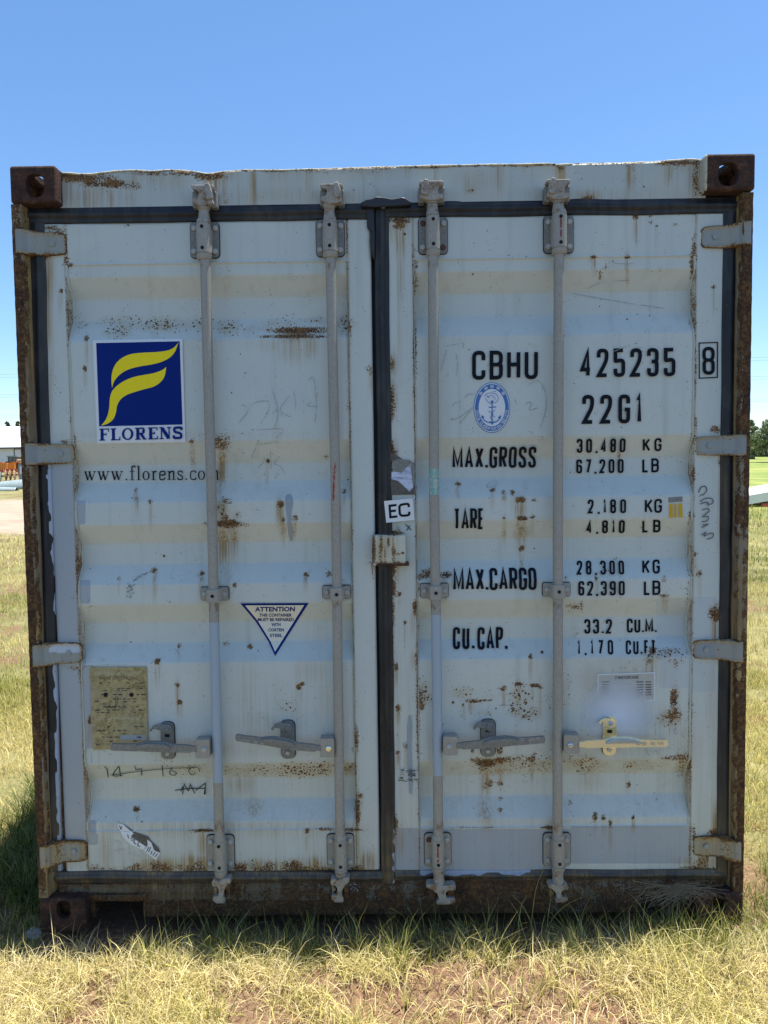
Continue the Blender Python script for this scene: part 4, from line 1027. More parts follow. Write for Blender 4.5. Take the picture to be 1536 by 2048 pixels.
    MB().prism(rrect(a.x-.002, b.z-.002, b.x+.003, a.z+.002, .020), .0535, .0558).build('backing_gasket', M['sealant'], bar)
    ret = MB().prism(rrect(a.x, b.z, b.x, a.z, .018), .047, .0536).build('handle_retainer', rm, bar, bevel=.002)
    cxr = (a.x+b.x)/2; bt = pt((r0[0]+r0[2])/2, r0[1]+13, .04); bb = pt((r0[0]+r0[2])/2, r0[3]-11, .04)
    # swing catch: curved hook
    hk = pt(R_['hook'][0], R_['hook'][1], .036)
    C0 = Vector((bt.x, 0, bt.z)); r1 = .017
    arc = [(C0.x+r1*math.cos(math.radians(q_)), C0.z+r1*math.sin(math.radians(q_))) for q_ in range(-80, 110, 19)]
    Lh = C0.x-hk.x
    arc += [(C0.x-Lh*.45, C0.z+.019), (C0.x-Lh*.8, C0.z+.014), (hk.x-.003, hk.z-.004), (hk.x+.003, hk.z-.010), (hk.x+.012, hk.z+.001), (C0.x-Lh*.35, C0.z-.004), (C0.x-.006, C0.z-.012)]
    MB().prism(arc, .034, .040).build('swing_catch', rm, ret, bevel=.0015)
    bolt(Vector((bt.x, .034, bt.z)), .0085, ret, M['zincblue'] if ri == 3 else M['galv_dark'], .006)
    bolt(Vector((bb.x, .047, bb.z)), .0085, ret, M['zincblue'] if ri == 3 else None, .008)
    zc = (tip.z+szc)/2
    MB().box((cxr-.012, .012, zc-.026), (cxr+.010, .046, zc-.020)).box((cxr-.009, .006, zc-.020), (cxr+.007, .018, zc-.008)).build('handle_rest', rm, ret, bevel=.0015)
    MB().box((cxr-.008, .044, zc+.016), (cxr+.008, .0475, zc+.026)).build('slot', M['dark'], ret)
    if ri in (1, 2, 3):     # raised casting marks on the lever
        ends = {1: ((528, 1487), (478, 1480)), 2: ((1026, 1480), (1080, 1476)), 3: ((1273, 1488), (1328, 1487))}[ri]
        A1 = pt(*ends[0], -.017); B1 = pt(*ends[1], -.017); du = (B1-A1).normalized(); up1 = Vector((-du.z, 0, du.x)); txt = 'HH 03  SOJIN' if ri != 3 else 'HH-03  90 1HH'
        P1 = []; hh_ = .0095; adv = (B1-A1).length/len(txt)
        JJ = {'J': (1, [[(1, 1), (1, 0), (0, 0), (0, .3)]]), '-': (.6, [[(0, .5), (1, .5)]])}
        for k_, c_ in enumerate(txt):
            for s_2 in (G[c_] if c_ in G else JJ[c_])[1]:
                q2 = rnd([(p_[0], p_[1])+((p_[2],) if len(p_) > 2 else ()) for p_ in s_2], .3, 3)
                P1.append([((A1+du*(k_*adv+a_*adv*.62)+up1*(b_-.5)*hh_).x, (A1+du*(k_*adv+a_*adv*.62)+up1*(b_-.5)*hh_).z) for a_, b_ in q2])
        decal('cast_lettering', strokes(P1, .0014), M['bolt'], bar, 0, flat=-.0172)

# ------------------------------------------------------------------ hinges
def hinge(knx, y0, y1, endx, side, slope=0, mat='hinge'):
    """blade on the door, knuckle at the post"""
    a0, a1 = pt(knx, y0, .004), pt(knx, y1, .004)
    e0 = pt(endx, y0, .046)
    s = side
    zt_, zb_ = a0.z, a1.z; H = zt_-zb_
    xk = a0.x; xe = e0.x
    d = 1 if s < 0 else -1                       # towards the door centre
    # section along x: knuckle at post, sinks to the blade
    xs_ = [0, .006, .028, .034, .055, .075, .115]
    Lx = abs(xe-xk)
    secx = [0, .004, .026, .034, .060, .075, Lx-.03, Lx-.008, Lx]
    secy = [.030, .004, .006, .012, .030, .040, .042, .043, .050]
    inset = [0, 0, 0, .0, .001, .002, .003, .006, .016]
    zz = np.linspace(0, 1, 14)
    V = []
    ux = []; 
    for i_ in range(len(secx)-1):
        m = max(1, int((secx[i_+1]-secx[i_])/.006))
        ux += [secx[i_]+(secx[i_+1]-secx[i_])*k/m for k in range(m)]
    ux.append(secx[-1]); ux = np.array(ux)
    Yb = np.interp(ux, secx, secy); In = np.interp(ux, secx, inset)
    rows = []
    for v in zz:
        e = min(v, 1-v)*H
        yy = Yb+np.where(ux > .03, .004*(1-math.exp(-(e/.010)**4)), 0)
        z = zb_+In+(H-2*In)*v
        rows.append(np.stack([xk+d*ux, yy+(vnoise(ux*40, ux*0+v*3, 1, 61)-.5)*.002, z], -1))
    rows = np.array(rows)
    back = .056
    b0 = rows[0].copy(); b0[:, 1] = back; b1 = rows[-1].copy(); b1[:, 1] = back
    rows = np.concatenate([b0[None], rows, b1[None]]); 
    eb = rows[:, -1:].copy(); eb[:, :, 1] = back; rows = np.concatenate([rows, eb], 1)
    n1, n2 = rows.shape[:2]; i = np.arange(n1*n2).reshape(n1, n2)
    Q = np.stack([i[:-1, :-1], i[:-1, 1:], i[1:, 1:], i[1:, :-1]], -1).reshape(-1, 4)
    if d < 0: Q = Q[:, ::-1]
    o = link('hinge', npmesh('hinge', rows.reshape(-1, 3), Q), M[mat], doorL if s < 0 else doorR, smooth=True)
    U, W_ = np.meshgrid(np.append(ux, ux[-1]), np.concatenate([[0], zz, [1]]))
    def ex(Up, Wp, V, A):
        u = U.ravel(); v = W_.ravel()
        e = np.minimum(v, 1-v)*H; f = np.minimum(e, np.abs(Lx-u))
        A['rs'] = A['rs']*.3+.75*np.exp(-(f/.0065)**2)*(.85+.7*vnoise(V[:, 0]*30, V[:, 2]*30, 1, 63))+.35*np.exp(-((u-.055)/.012)**2)*(1.0 if knx < 60 or (y0 > 1600) else .5)
        A['st'] = A['st']*.3+.6*np.exp(-(f/.012)**2)
        A['pa'] *= 0; A['rk'] *= 0; A['dk'] += .3*(u < .036)
        if s < 0 and 1200 < y0 < 1400: A['pa'] = np.clip((Wp < 1305)*(Up > 100)*.9, 0, 1)
        if y0 > 1600: A['rs'] += .2; A['st'] += .4
    weather(o, ex)
    # the pin's knuckle ends
    MB().cyl((xk+d*.017, .019, zb_-.003), (xk+d*.017, .019, zt_+.003), .0125, 12).build('hinge_pin', M['casting'], o, smooth=True)
    cx = xk+d*(Lx-.045); MB().cyl((cx, .042, (zt_+zb_)/2), (cx, .0405, (zt_+zb_)/2), .009, 14).build('plug_weld', M[mat], o)
    return o
hinge(27, 456, 506, 131, -1); hinge(46.5, 886, 930, 147, -1); hinge(61.5, 1290, 1335, 163, -1, mat='hinge'); hinge(76, 1692, 1738, 174, -1)
hinge(1506, 441, 489, 1403, 1); hinge(1496, 868, 911, 1392, 1); hinge(1489, 1283, 1325, 1386, 1); hinge(1485.5, 1682, 1725, 1386, 1)

# ------------------------------------------------------------------ decals on the doors (thin printed sheets that follow the ribs)
def text_px(name, txt, bl, br, tl, gw, th, mat, parent, off=.0012, r=.42, aff=None):
    """condensed lettering in the box bl, br, tl (photo px on the door face); gw glyph width and th stroke, both in units of the height"""
    A = Vector(onp(*bl)); B = Vector(onp(*br)); C = Vector(onp(*tl))
    ex_ = B-A; ey = C-A; Wd = ex_.length; H = ey.length; eu = ex_/Wd; ev = ey/H
    ws = [G[c][0]*gw*H*(1 if c != ' ' else 1) for c in txt]
    n = len(txt); gap = (Wd-sum(ws))/max(1, n-1)
    x = 0; P = []
    t = th*H
    for c, w in zip(txt, ws):
        for s_ in G[c][1]:
            pp = [(t/2+p[0]*max(w-t, .0), t/2+p[1]*(H-t))+((p[2]*gw*H,) if len(p) > 2 else ()) for p in s_]
            pp = rnd(pp, r*gw*H)
            P.append([tuple(A+eu*(x+q[0])+ev*q[1]) for q in pp])
        x += w+gap
    return decal(name, strokes(P, t), mat, parent, off)
def fonttext(name, txt, bl, br, tl, mat, parent, off=.002, bold=0.0, shear=0, flat=None):
    cu = bpy.data.curves.new('t', 'FONT'); cu.body = txt; cu.size = 1; cu.resolution_u = 2; cu.offset = bold
    ob = bpy.data.objects.new('t', cu); COL.objects.link(ob)
    dg = bpy.context.evaluated_depsgraph_get(); me = bpy.data.meshes.new_from_object(ob.evaluated_get(dg))
    bpy.data.objects.remove(ob)
    V = np.array([v.co[:] for v in me.vertices])
    lo, hi = V.min(0), V.max(0)
    if flat is None: A, B, C = (Vector(onp(*q)) for q in (bl, br, tl))
    else: A, B, C = (Vector((pt(*q, flat).x, pt(*q, flat).z)) for q in (bl, br, tl))
    u = (V[:, 0]-lo[0])/(hi[0]-lo[0]); v = (V[:, 1]-lo[1])/(hi[1]-lo[1])
    bm = bmesh.new(); bm.from_mesh(me)
    for q, uu, vv in zip(bm.verts, u, v):
        p = A+(B-A)*uu+(C-A)*vv; q.co = (p.x, 0, p.y)
    zmin = min(q.co.z for q in bm.verts); zmax = max(q.co.z for q in bm.verts)
    for zb_ in ZB_ALL:
        if zmin < zb_ < zmax and flat is None:
            bmesh.ops.bisect_plane(bm, geom=bm.verts[:]+bm.edges[:]+bm.faces[:], plane_co=(0, 0, zb_), plane_no=(0, 0, 1))
    for q in bm.verts: q.co.y = (float(surfY(q.co.x, q.co.z))-.0022 if flat is None else flat)-off
    me2 = bpy.data.meshes.new(name); bm.to_mesh(me2); bm.free()
    return link(name, me2, mat, parent)
def pxpoly(name, polys, mat, parent, off=.0012, flat=None):
    if flat is None: return decal(name, [[onp(*q) for q in p] for p in polys], mat, parent, off)
    return decal(name, [[(pt(*q, flat).x, pt(*q, flat).z) for q in p] for p in polys], mat, parent, off, flat=flat)
def pxline(name, lines, w, mat, parent, off=.0013, sm=True):
    """hand-drawn lines, w in px"""
    Ls = []
    for l in lines:
        l2 = rnd([tuple(q) for q in l], 12, 4) if sm and len(l) > 2 else l
        Ls.append([onp(*q) for q in l2])
    o = decal(name, strokes(Ls, w/600.0), mat, parent, off); o['kind'] = 'stuff'; return o
K = M['black_print']
def T_(txt, x0, x1, yt, yb, gw, th, slope=-.010, italic=0.0):
    dy = slope*(x1-x0)
    return text_px('lettering', txt, (x0, yb), (x1, yb+dy), (x0, yt), gw, th, K, doorR)
T_('CBHU', 944, 1075, 702, 760, .46, .132)
T_('425235', 1160, 1349, 698, 755, .41, .132)
T_('8', 1404, 1428, 694, 750, .44, .12)
T_('22G1', 1164, 1282, 790, 848, .41, .132)
pxline('lettering_frame', [[(1397.5, 686.5), (1434.5, 685), (1434, 755), (1398, 756.5), (1397.5, 686.5)]], 2.2, K, doorR, sm=False)
T_('MAX.GROSS', 905, 1071, 895, 937, .37, .132)
T_('30,480', 1153, 1249, 878, 906, .42, .155); T_('KG', 1285, 1322, 877, 903, .54, .155)
T_('67,200', 1152, 1246, 919, 947, .42, .15); T_('LB', 1284, 1317, 917, 945, .54, .15)
T_('TARE', 907, 967, 1017, 1059, .32, .12)
T_('2,180', 1175, 1251, 999, 1027, .42, .15); T_('KG', 1289, 1323, 998, 1026, .54, .15)
T_('4,810', 1172, 1248, 1041, 1067, .42, .155); T_('LB', 1284, 1320, 1040, 1065, .54, .155)
T_('MAX.CARGO', 906, 1072, 1136, 1181, .37, .132)
T_('28,300', 1153, 1247, 1121, 1149, .42, .15); T_('KG', 1284, 1319, 1119, 1147, .54, .15)
T_('62,390', 1156, 1248, 1162, 1191, .42, .15); T_('LB', 1287, 1320, 1161, 1190, .54, .15)
T_('CU.', 906, 948, 1254, 1298, .34, .132); T_('CAP.', 955, 1014, 1254, 1299, .34, .132)
T_('33.2', 1168, 1223, 1238, 1267, .42, .15); T_('CU.M.', 1253, 1312, 1237, 1265, .42, .15)
T_('1,170', 1155, 1226, 1280, 1309, .42, .15); T_('CU.FT', 1251, 1311, 1280, 1308, .42, .15)

# blue and yellow company sticker
Zm = lambda L: [(x/3.657, 620+y/3.657) for x, y in L]
def oncurve(L, n=4):
    """Catmull-Rom through points"""
    out = []
    for i in range(len(L)-1):
        p0 = Vector(L[max(i-1, 0)]); p1 = Vector(L[i]); p2 = Vector(L[i+1]); p3 = Vector(L[min(i+2, len(L)-1)])
        for k in range(n):
            t = k/n; out.append(tuple(.5*((2*p1)+(-p0+p2)*t+(2*p0-5*p1+4*p2-p3)*t*t+(-p0+3*p1-3*p2+p3)*t**3)))
    out.append(L[-1]); return out
stk = pxpoly('company_sticker', [Zm([(683, 222), (1337, 210), (1360, 968), (715, 978)])], M['white_vinyl'], doorL, .0006)
pxpoly('sticker_field', [Zm([(706, 243), (1316, 230), (1337, 838), (728, 852)])], M['navy_vinyl'], stk, .0012)
up = oncurve([(1308, 238), (1275, 275), (1225, 298), (1150, 308), (1060, 313), (980, 320), (920, 338), (870, 372), (838, 415), (822, 465), (818, 520), (823, 572)])
lo = oncurve([(823, 572), (835, 530), (862, 490), (905, 455), (960, 430), (1030, 413), (1110, 400), (1180, 382), (1240, 352), (1280, 310), (1308, 238)])
up2 = oncurve([(1218, 418), (1185, 442), (1130, 462), (1060, 475), (985, 490), (920, 515), (865, 550), (825, 592), (808, 640), (803, 700), (795, 755), (775, 805), (742, 846)])
lo2 = oncurve([(742, 846), (790, 832), (830, 800), (850, 755), (860, 700), (885, 655), (930, 622), (990, 600), (1060, 580), (1130, 560), (1180, 525), (1208, 480), (1218, 418)])
pxpoly('sticker_emblem', [Zm(up+lo[1:-1]), Zm(up2+lo2[1:-1])], M['yellow_vinyl'], stk, .0018)
# slab-serif capitals; each stroke = (points, thickness)
SB, ST, SR = .26, .10, .09
def serif(x0, x1, y): return ([(x0, y), (x1, y)], SR)
SG = {
 'F': (.88, [([(.25, 0), (.25, 1)], SB), ([(.02, .955), (.86, .955)], SR), ([(.82, 1), (.82, .72)], .08), ([(.25, .52), (.62, .52)], ST), ([(.60, .64), (.60, .40)], .07), serif(.02, .5, .045)]),
 'L': (.86, [([(.25, 0), (.25, 1)], SB), serif(.02, .5, .955), ([(.02, .045), (.84, .045)], SR), ([(.80, 0), (.80, .3)], .09)]),
 'O': (1.05, [('ring', (.52, .5, .5, .5, .29, .40))]),
 'R': (1.02, [([(.25, 0), (.25, 1)], SB), serif(.02, .5, .045), ([(.02, .955), (.6, .955)], SR), (rnd([(.45, .955), (.80, .955), (.80, .52), (.35, .52)], .22), .13), ([(.74, .84), (.74, .62)], .2), ([(.52, .5), (.82, .06)], .22), serif(.72, 1.0, .045)]),
 'E': (.90, [([(.25, 0), (.25, 1)], SB), ([(.02, .955), (.84, .955)], SR), ([(.80, 1), (.80, .74)], .08), ([(.25, .52), (.6, .52)], ST), ([(.58, .64), (.58, .40)], .07), ([(.02, .045), (.86, .045)], SR), ([(.82, 0), (.82, .28)], .09)]),
 'N': (1.05, [([(.18, 0), (.18, 1)], .10), ([(.22, .95), (.80, .05)], .28), ([(.84, 0), (.84, 1)], .10), serif(0, .36, .045), serif(.66, 1.02, .955), serif(0, .3, .955)]),
 'S': (.86, [(rnd([(.76, .72), (.76, .93), (.14, .93), (.14, .58), (.74, .44), (.74, .07), (.1, .07), (.1, .3)], .26), .20)]),
}
def serif_text(name, txt, bl, br, tl, table, mat, parent, off, tk=1.0):
    A, B, C = (Vector(onp(*q)) for q in (bl, br, tl)); tot = sum(table[c][0] for c in txt)+.10*(len(txt)-1)
    H = (C-A).length; out = []; x = 0
    sx_ = (B-A).length/tot; eu = (B-A).normalized(); ev = (C-A).normalized()
    mp = lambda q: tuple(A+eu*(x+q[0])*sx_+ev*q[1]*H)
    for c in txt:
        for s_ in table[c][1]:
            if s_[0] == 'ring':
                cx, cz, a, b, a2, b2 = s_[1]; n = 20
                for k in range(n):
                    q0, q1 = 2*math.pi*k/n, 2*math.pi*(k+1)/n
                    out.append([mp((cx+a*math.cos(q0), cz+b*math.sin(q0))), mp((cx+a*math.cos(q1), cz+b*math.sin(q1))), mp((cx+a2*math.cos(q1), cz+b2*math.sin(q1))), mp((cx+a2*math.cos(q0), cz+b2*math.sin(q0)))])
            else:
                # thickness is measured in glyph units; keep verticals and horizontals in proportion
                P = s_[0]; t = s_[1]
                vert = abs(P[0][0]-P[-1][0]) < abs(P[0][1]-P[-1][1])
                out += strokes([[mp(q) for q in P]], t*tk*(sx_ if vert else H))
        x += table[c][0]+.10
    return decal(name, out, mat, parent, off)
serif_text('sticker_lettering', 'FLORENS', (199.5, 881.5), (366.5, 877.5), (199, 857.5), SG, M['navy_vinyl'], stk, .0018)
vs_, hs_ = .11, .05
LC = {
 'w': (.98, [([(.10, .62), (.30, .02)], .12), ([(.30, .02), (.50, .60)], .05), ([(.42, .62), (.62, .02)], .12), ([(.62, .02), (.86, .62)], .05), ([(0, .61), (.24, .61)], .04), ([(.34, .61), (.56, .61)], .04), ([(.74, .61), (.98, .61)], .04)]),
 '.': (.30, [([(.15, 0), (.15, .1)], .13)]),
 'f': (.46, [(rnd([(.2, 0), (.2, .97), (.46, .97), (.46, .86)], .18), .10), ([(.02, .61), (.42, .61)], .04), ([(.04, .02), (.4, .02)], .04)]),
 'l': (.36, [([(.18, 0), (.18, .98)], .12), ([(.02, .02), (.34, .02)], .04), ([(.04, .95), (.18, .98)], .04)]),
 'o': (.62, [('ring', (.31, .31, .29, .32, .17, .27))]),
 'r': (.50, [([(.18, 0), (.18, .62)], .12), (rnd([(.18, .42), (.28, .60), (.46, .58)], .1), .09), ([(.02, .02), (.38, .02)], .04), ([(.02, .6), (.18, .6)], .04)]),
 'e': (.58, [(rnd([(.08, .34), (.52, .34), (.52, .60), (.10, .60), (.10, .03), (.36, .0), (.54, .14)], .24), .09)]),
 'n': (.72, [([(.18, 0), (.18, .62)], .12), (rnd([(.18, .44), (.34, .60), (.54, .60), (.54, .0)], .16), .11), ([(.02, .02), (.34, .02)], .04), ([(.40, .02), (.70, .02)], .04), ([(.02, .6), (.18, .6)], .04)]),
 's': (.48, [(rnd([(.40, .46), (.40, .60), (.08, .60), (.08, .38), (.42, .26), (.42, .02), (.06, .02), (.06, .18)], .16), .085)]),
 'c': (.56, [(rnd([(.50, .46), (.50, .60), (.10, .60), (.10, .02), (.50, .02), (.52, .16)], .24), .09)]),
 'm': (1.05, [([(.18, 0), (.18, .62)], .12), (rnd([(.18, .44), (.32, .60), (.52, .60), (.52, .0)], .16), .11), (rnd([(.52, .44), (.66, .60), (.87, .60), (.87, .0)], .16), .11), ([(.02, .02), (.34, .02)], .04), ([(.38, .02), (.66, .02)], .04), ([(.74, .02), (1.03, .02)], .04), ([(.02, .6), (.18, .6)], .04)]),
}
serif_text('lettering', 'www.florens.com', (169, 961), (441, 959), (168.5, 932), LC, K, doorL, .0012)

# attention triangle
tri = pxpoly('warning_triangle', [[(481, 1206.5), (617.5, 1206), (550.5, 1311.5)]], M['blue_vinyl'], doorL, .0006)
tri.data.materials[0] = M['navy_vinyl']
pxpoly('triangle_field', [[(490.5, 1210.5), (608.5, 1210), (550.5, 1303)]], M['cream_vinyl'], tri, .0012)
NV = M['navy_vinyl']
fonttext('triangle_lettering', 'ATTENTION', (510.5, 1223), (590, 1222.5), (510.5, 1213.5), NV, tri, .0022, .03)
for s_, x0, x1, y in (('THIS CONTAINER', 519, 583.5, 1233), ('MUST BE REPAIRED', 516, 588, 1242), ('WITH', 543.5, 561.5, 1252), ('CORTEN', 537, 568, 1262.5), ('STEEL', 540, 565, 1273.5)):
    fonttext('triangle_lettering', s_, (x0, y), (x1, y), (x0, y-6.4), NV, tri, .0022, .02)

# oval class badge with an anchor
def ell(cx, cz, a, b, n=40, t0=0, t1=360): return [(cx+a*math.cos(math.radians(t0+(t1-t0)*k/n)), cz-b*math.sin(math.radians(t0+(t1-t0)*k/n))) for k in range(n)]
BC = (983.5, 815.5)
bad = pxpoly('class_badge', [ell(*BC, 36.5, 50.5)], M['blue_vinyl'], doorR, .0006)
pxpoly('badge_rim', [ell(*BC, 35.2, 49)], M['white_vinyl'], bad, .0010)
pxpoly('badge_ring', [ell(*BC, 33.8, 47.3)], M['blue_vinyl'], bad, .0014)
pxpoly('badge_field', [ell(*BC, 26.5, 37.5)], M['white_vinyl'], bad, .0018)
BV = M['blue_vinyl']
pxline('badge_anchor', [[(984, 806), (983.5, 846)], [(977, 815), (992, 814)], [(964, 832), (968, 842), (983, 847), (996, 842), (1001, 832)], [(981, 804), (984, 801.5), (986.5, 804), (984, 806.5), (981, 804)]], 2.2, BV, bad, .0024)
pxpoly('badge_anchor', [[(962, 830), (969, 834), (963, 838)], [(1002, 830), (995, 835), (1001, 838)], [(978, 843), (990, 843), (984, 850)]], BV, bad, .0024)
pxline('badge_rope', [[(968, 793), (972, 787), (982, 786), (992, 788), (997, 795), (994, 804), (987, 807)], [(970, 797), (976, 805), (982, 808)], [(974, 795), (980, 791), (988, 793), (990, 800)], [(976, 822), (988, 828), (978, 835), (986, 841)], [(990, 820), (980, 828), (990, 835)], [(984, 784), (992, 783)], [(972, 790), (978, 797)]], 1.0, BV, bad, .0024)
def ringtext(txt, a0, a1, ra, rb, hh, name, mat, flip):
    polys = []
    n = len(txt); gw, tt = 4.0, .9
    for i, c in enumerate(txt):
        if c == ' ': continue
        ang = math.radians(a0+(a1-a0)*(i+.5)/n); cx, cz = BC[0]+ra*math.cos(ang), BC[1]-rb*math.sin(ang)
        nx, nz = math.cos(ang)/ra, -math.sin(ang)/rb; l = math.hypot(nx, nz); nx /= l; nz /= l   # outward
        upx, upz = (-nx, -nz) if flip else (nx, nz)
        rx, rz = (-upz, upx)
        paths = []
        for s_ in (G[c][1] if c in G else BOXG):
            w = (G[c][0]*3.1 if c in G else 6.0)
            pp = rnd([(p[0]*w-w/2, p[1]*hh-hh/2)+((p[2],) if len(p) > 2 else ()) for p in s_], 1.0, 3)
            paths.append([onp(cx+rx*q[0]+upx*q[1], cz+rz*q[0]+upz*q[1]) for q in pp])
        polys += strokes(paths, tt/600)
    return decal(name, polys, mat, bad, .0024)
BOXG = [[(0, .8), (0, .1), (1, .1), (1, .8), (0, .8)], [(.5, 1), (.5, 0)], [(0, .45), (1, .45)]]
ringtext('CHINA CLASSIFICATION SOCIETY', 187, 353, 30.2, 42.5, 5.2, 'badge_lettering', M['white_vinyl'], True)
ringtext('中国船级社', 150, 30, 30.2, 42.5, 5.6, 'badge_lettering', M['white_vinyl'], False)

# yellow striped sticker
ys = pxpoly('striped_sticker', [[(1336, 995), (1364, 993), (1364.5, 1003), (1336.5, 1005)]], M['galv_dark'], doorR, .0008)
pxpoly('sticker_stripe', [[(1338, 1008), (1344.5, 1007.6), (1345.5, 1035), (1338.5, 1036)], [(1348, 1007.5), (1352.5, 1007.3), (1353, 1035), (1348.5, 1035.3)], [(1356, 1007), (1363, 1006.6), (1365, 1034.3), (1357, 1034.8)]], M['amber_vinyl'], ys, .0010)
# EC paper
ec = MB().prism([(pt(a, b, .040).x, pt(a, b, .040).z) for a, b in ((768, 1002), (825.5, 997), (829, 1040), (772.5, 1045.5))], .0400, .0404).build('paper_note', M['paper'], doorR)
def T2(txt, quad, gw, th, mat, parent, Y):
    (ax, ay), (bx, by), (cx, cy_) = quad
    A, B, C = (Vector((pt(*q, Y).x, pt(*q, Y).z)) for q in quad)
    return A, B, C
A_, B_, C_ = (Vector((pt(*q, .0392).x, pt(*q, .0392).z)) for q in ((779, 1036.5), (819, 1032), (777, 1010)))
ecp = []
for (x0, w, gl) in ((0, .40, 'E'), (.48, .52, 'C')):
    pp = G[gl][1]
    for s_ in pp:
        q = rnd([(x0+.05+p[0]*(w-.05), .07+p[1]*.86)+((p[2],) if len(p) > 2 else ()) for p in s_], .22 if gl == 'C' else 0)
        ecp.append([tuple(A_+(B_-A_)*a+(C_-A_)*b) for a, b in q])
decal('note_lettering', strokes(ecp, 4.6/600), M['black_print'], ec, 0.0, flat=.0392)
# lock box over the centre gap
a, b = pt(746, 1071, .012), pt(812, 1131, .012)
lb = hgrid('lock_box', lattice(a.x, b.x, .004), lattice(b.z, a.z, .004), lambda X, Z: .012+.003*np.exp(-np.minimum(np.minimum(X-a.x, b.x-X), np.minimum(Z-b.z, a.z-Z))/.002)+0*X, M['lockplate'], doorR, back=.05)
a, b = pt(752, 1126, .010), pt(818, 1132, .010)
MB().box((a.x, .012, a.z), (b.x, .050, b.z)).build('lock_box_lip', M['casting'], lb, bevel=.002)
# torn sticker left of the third bar
ts = pxpoly('torn_sticker', [[(782, 905), (795, 902), (830, 903), (831, 935), (830.5, 975), (829, 989), (783, 990), (781, 950)]], M['torn'], doorR, .0008)
pxpoly('foil_scrap', [[(783, 943), (795, 944), (803, 946), (812, 936), (820, 929), (822, 940), (824, 955), (827, 968), (826, 975), (819, 983), (812, 976), (803, 968), (797, 962), (783, 958)]], M['foil'], ts, .0014)
pxpoly('brown_flap', [[(785, 922), (800, 918), (818, 920), (824, 924), (812, 936), (803, 946), (795, 943), (783, 936)], [(824, 924), (830, 926), (830, 972), (826, 973), (822, 940)]], M['galv_dark'], ts, .0016)

# customs plate, brass coloured
cp = MB().prism([(onp(*q)[0], onp(*q)[1]) for q in ((180.5, 1333), (294, 1333), (298, 1492), (187, 1499))], YC-.006, YC-.003).build('approval_plate', M['plate'], doorL, bevel=.0008)
PF = YC-.0062
def pl_text(s_, x0, x1, y, h, mat, par=cp, bold=.0):
    return fonttext('plate_lettering', s_, (x0, y), (x1, y), (x0, y-h), mat, par, .0004, bold, flat=PF)
M['plate_light'] = mk_print('worn_white_print', (.50, .46, .30), .62, (.36, .32, .2))
M['plate_dark'] = mk_print('worn_dark_print', (.06, .06, .05), .60, (.36, .32, .2))
pl_text('APPROVED FOR TRANSPORT', 189, 284, 1350, 6.5, M['plate_light']); pl_text('UNDER CUSTOMS SEAL', 198, 275, 1359, 6, M['plate_dark'])
pl_text('CSC SAFETY APPROVAL', 197, 280, 1440, 6, M['plate_light'])
M_pd = M['plate_dark']
def plate_bars(L, mat, parent=cp, Y=PF, nm='plate_print'):
    return decal(nm, [[(pt(x0, y0, Y).x, pt(x0, y0, Y).z), (pt(x1, y0, Y).x, pt(x1, y0, Y).z), (pt(x1, y1, Y).x, pt(x1, y1, Y).z), (pt(x0, y1, Y).x, pt(x0, y1, Y).z)] for x0, y0, x1, y1 in L], mat, parent, .0005, flat=Y)
rb = []
for y in (1365, 1376, 1380, 1388, 1397, 1402, 1407, 1412, 1419, 1424, 1452, 1460, 1466, 1473, 1481, 1488):
    x = 188+random.uniform(0, 12)
    while x < 284:
        w = random.uniform(2.5, 9)
        if random.random() < .42: rb.append((x, y, x+w, y+1.3+random.random()))
        x += w+random.uniform(2, 5)
plate_bars(rb+[(231.5, 1391, 232.6, 1415), (212, 1414, 232, 1415.2), (235, 1392, 236, 1410), (238, 1415, 254, 1416)], M_pd)
for x, y in ((211.5, 1389.5), (263, 1389.5)):
    p = pt(x, y, PF); MB().cyl((p.x, PF, p.z), (p.x, PF-.002, p.z), .0075, 12).build('rivet', M['dark'], cp)
pl_text('CBHU', 198, 214, 1404, 6, M['plate_light'])
plate_bars([(241, 1470, 292, 1480)], M['greypaint'])
# dimensions plate, half covered by sprayed paint
dp = pxpoly('dimensions_plate', [[(1194.5, 1348), (1309.5, 1344), (1309.5, 1401), (1194.5, 1404)]], M['white_vinyl'], doorR, .0006)
pxpoly('plate_field', [[(1196.5, 1350), (1307.5, 1346), (1307.5, 1399), (1196.5, 1402)]], M['dim_plate'], dp, .0009)
fonttext('plate_lettering', 'DIMENSIONS', (1229, 1358.5), (1276, 1357), (1229, 1352), M['plate_dark'], dp, .0014, .02)
pxpoly('plate_print', [[(x0, y), (x1, y-.3), (x1, y+1.5), (x0, y+1.8)] for y in (1362.5, 1368, 1373, 1378, 1383, 1388) for x0, x1 in ((1203, 1218), (1272, 1286), (1290, 1302))], M['plate_dark'], dp, .0014)

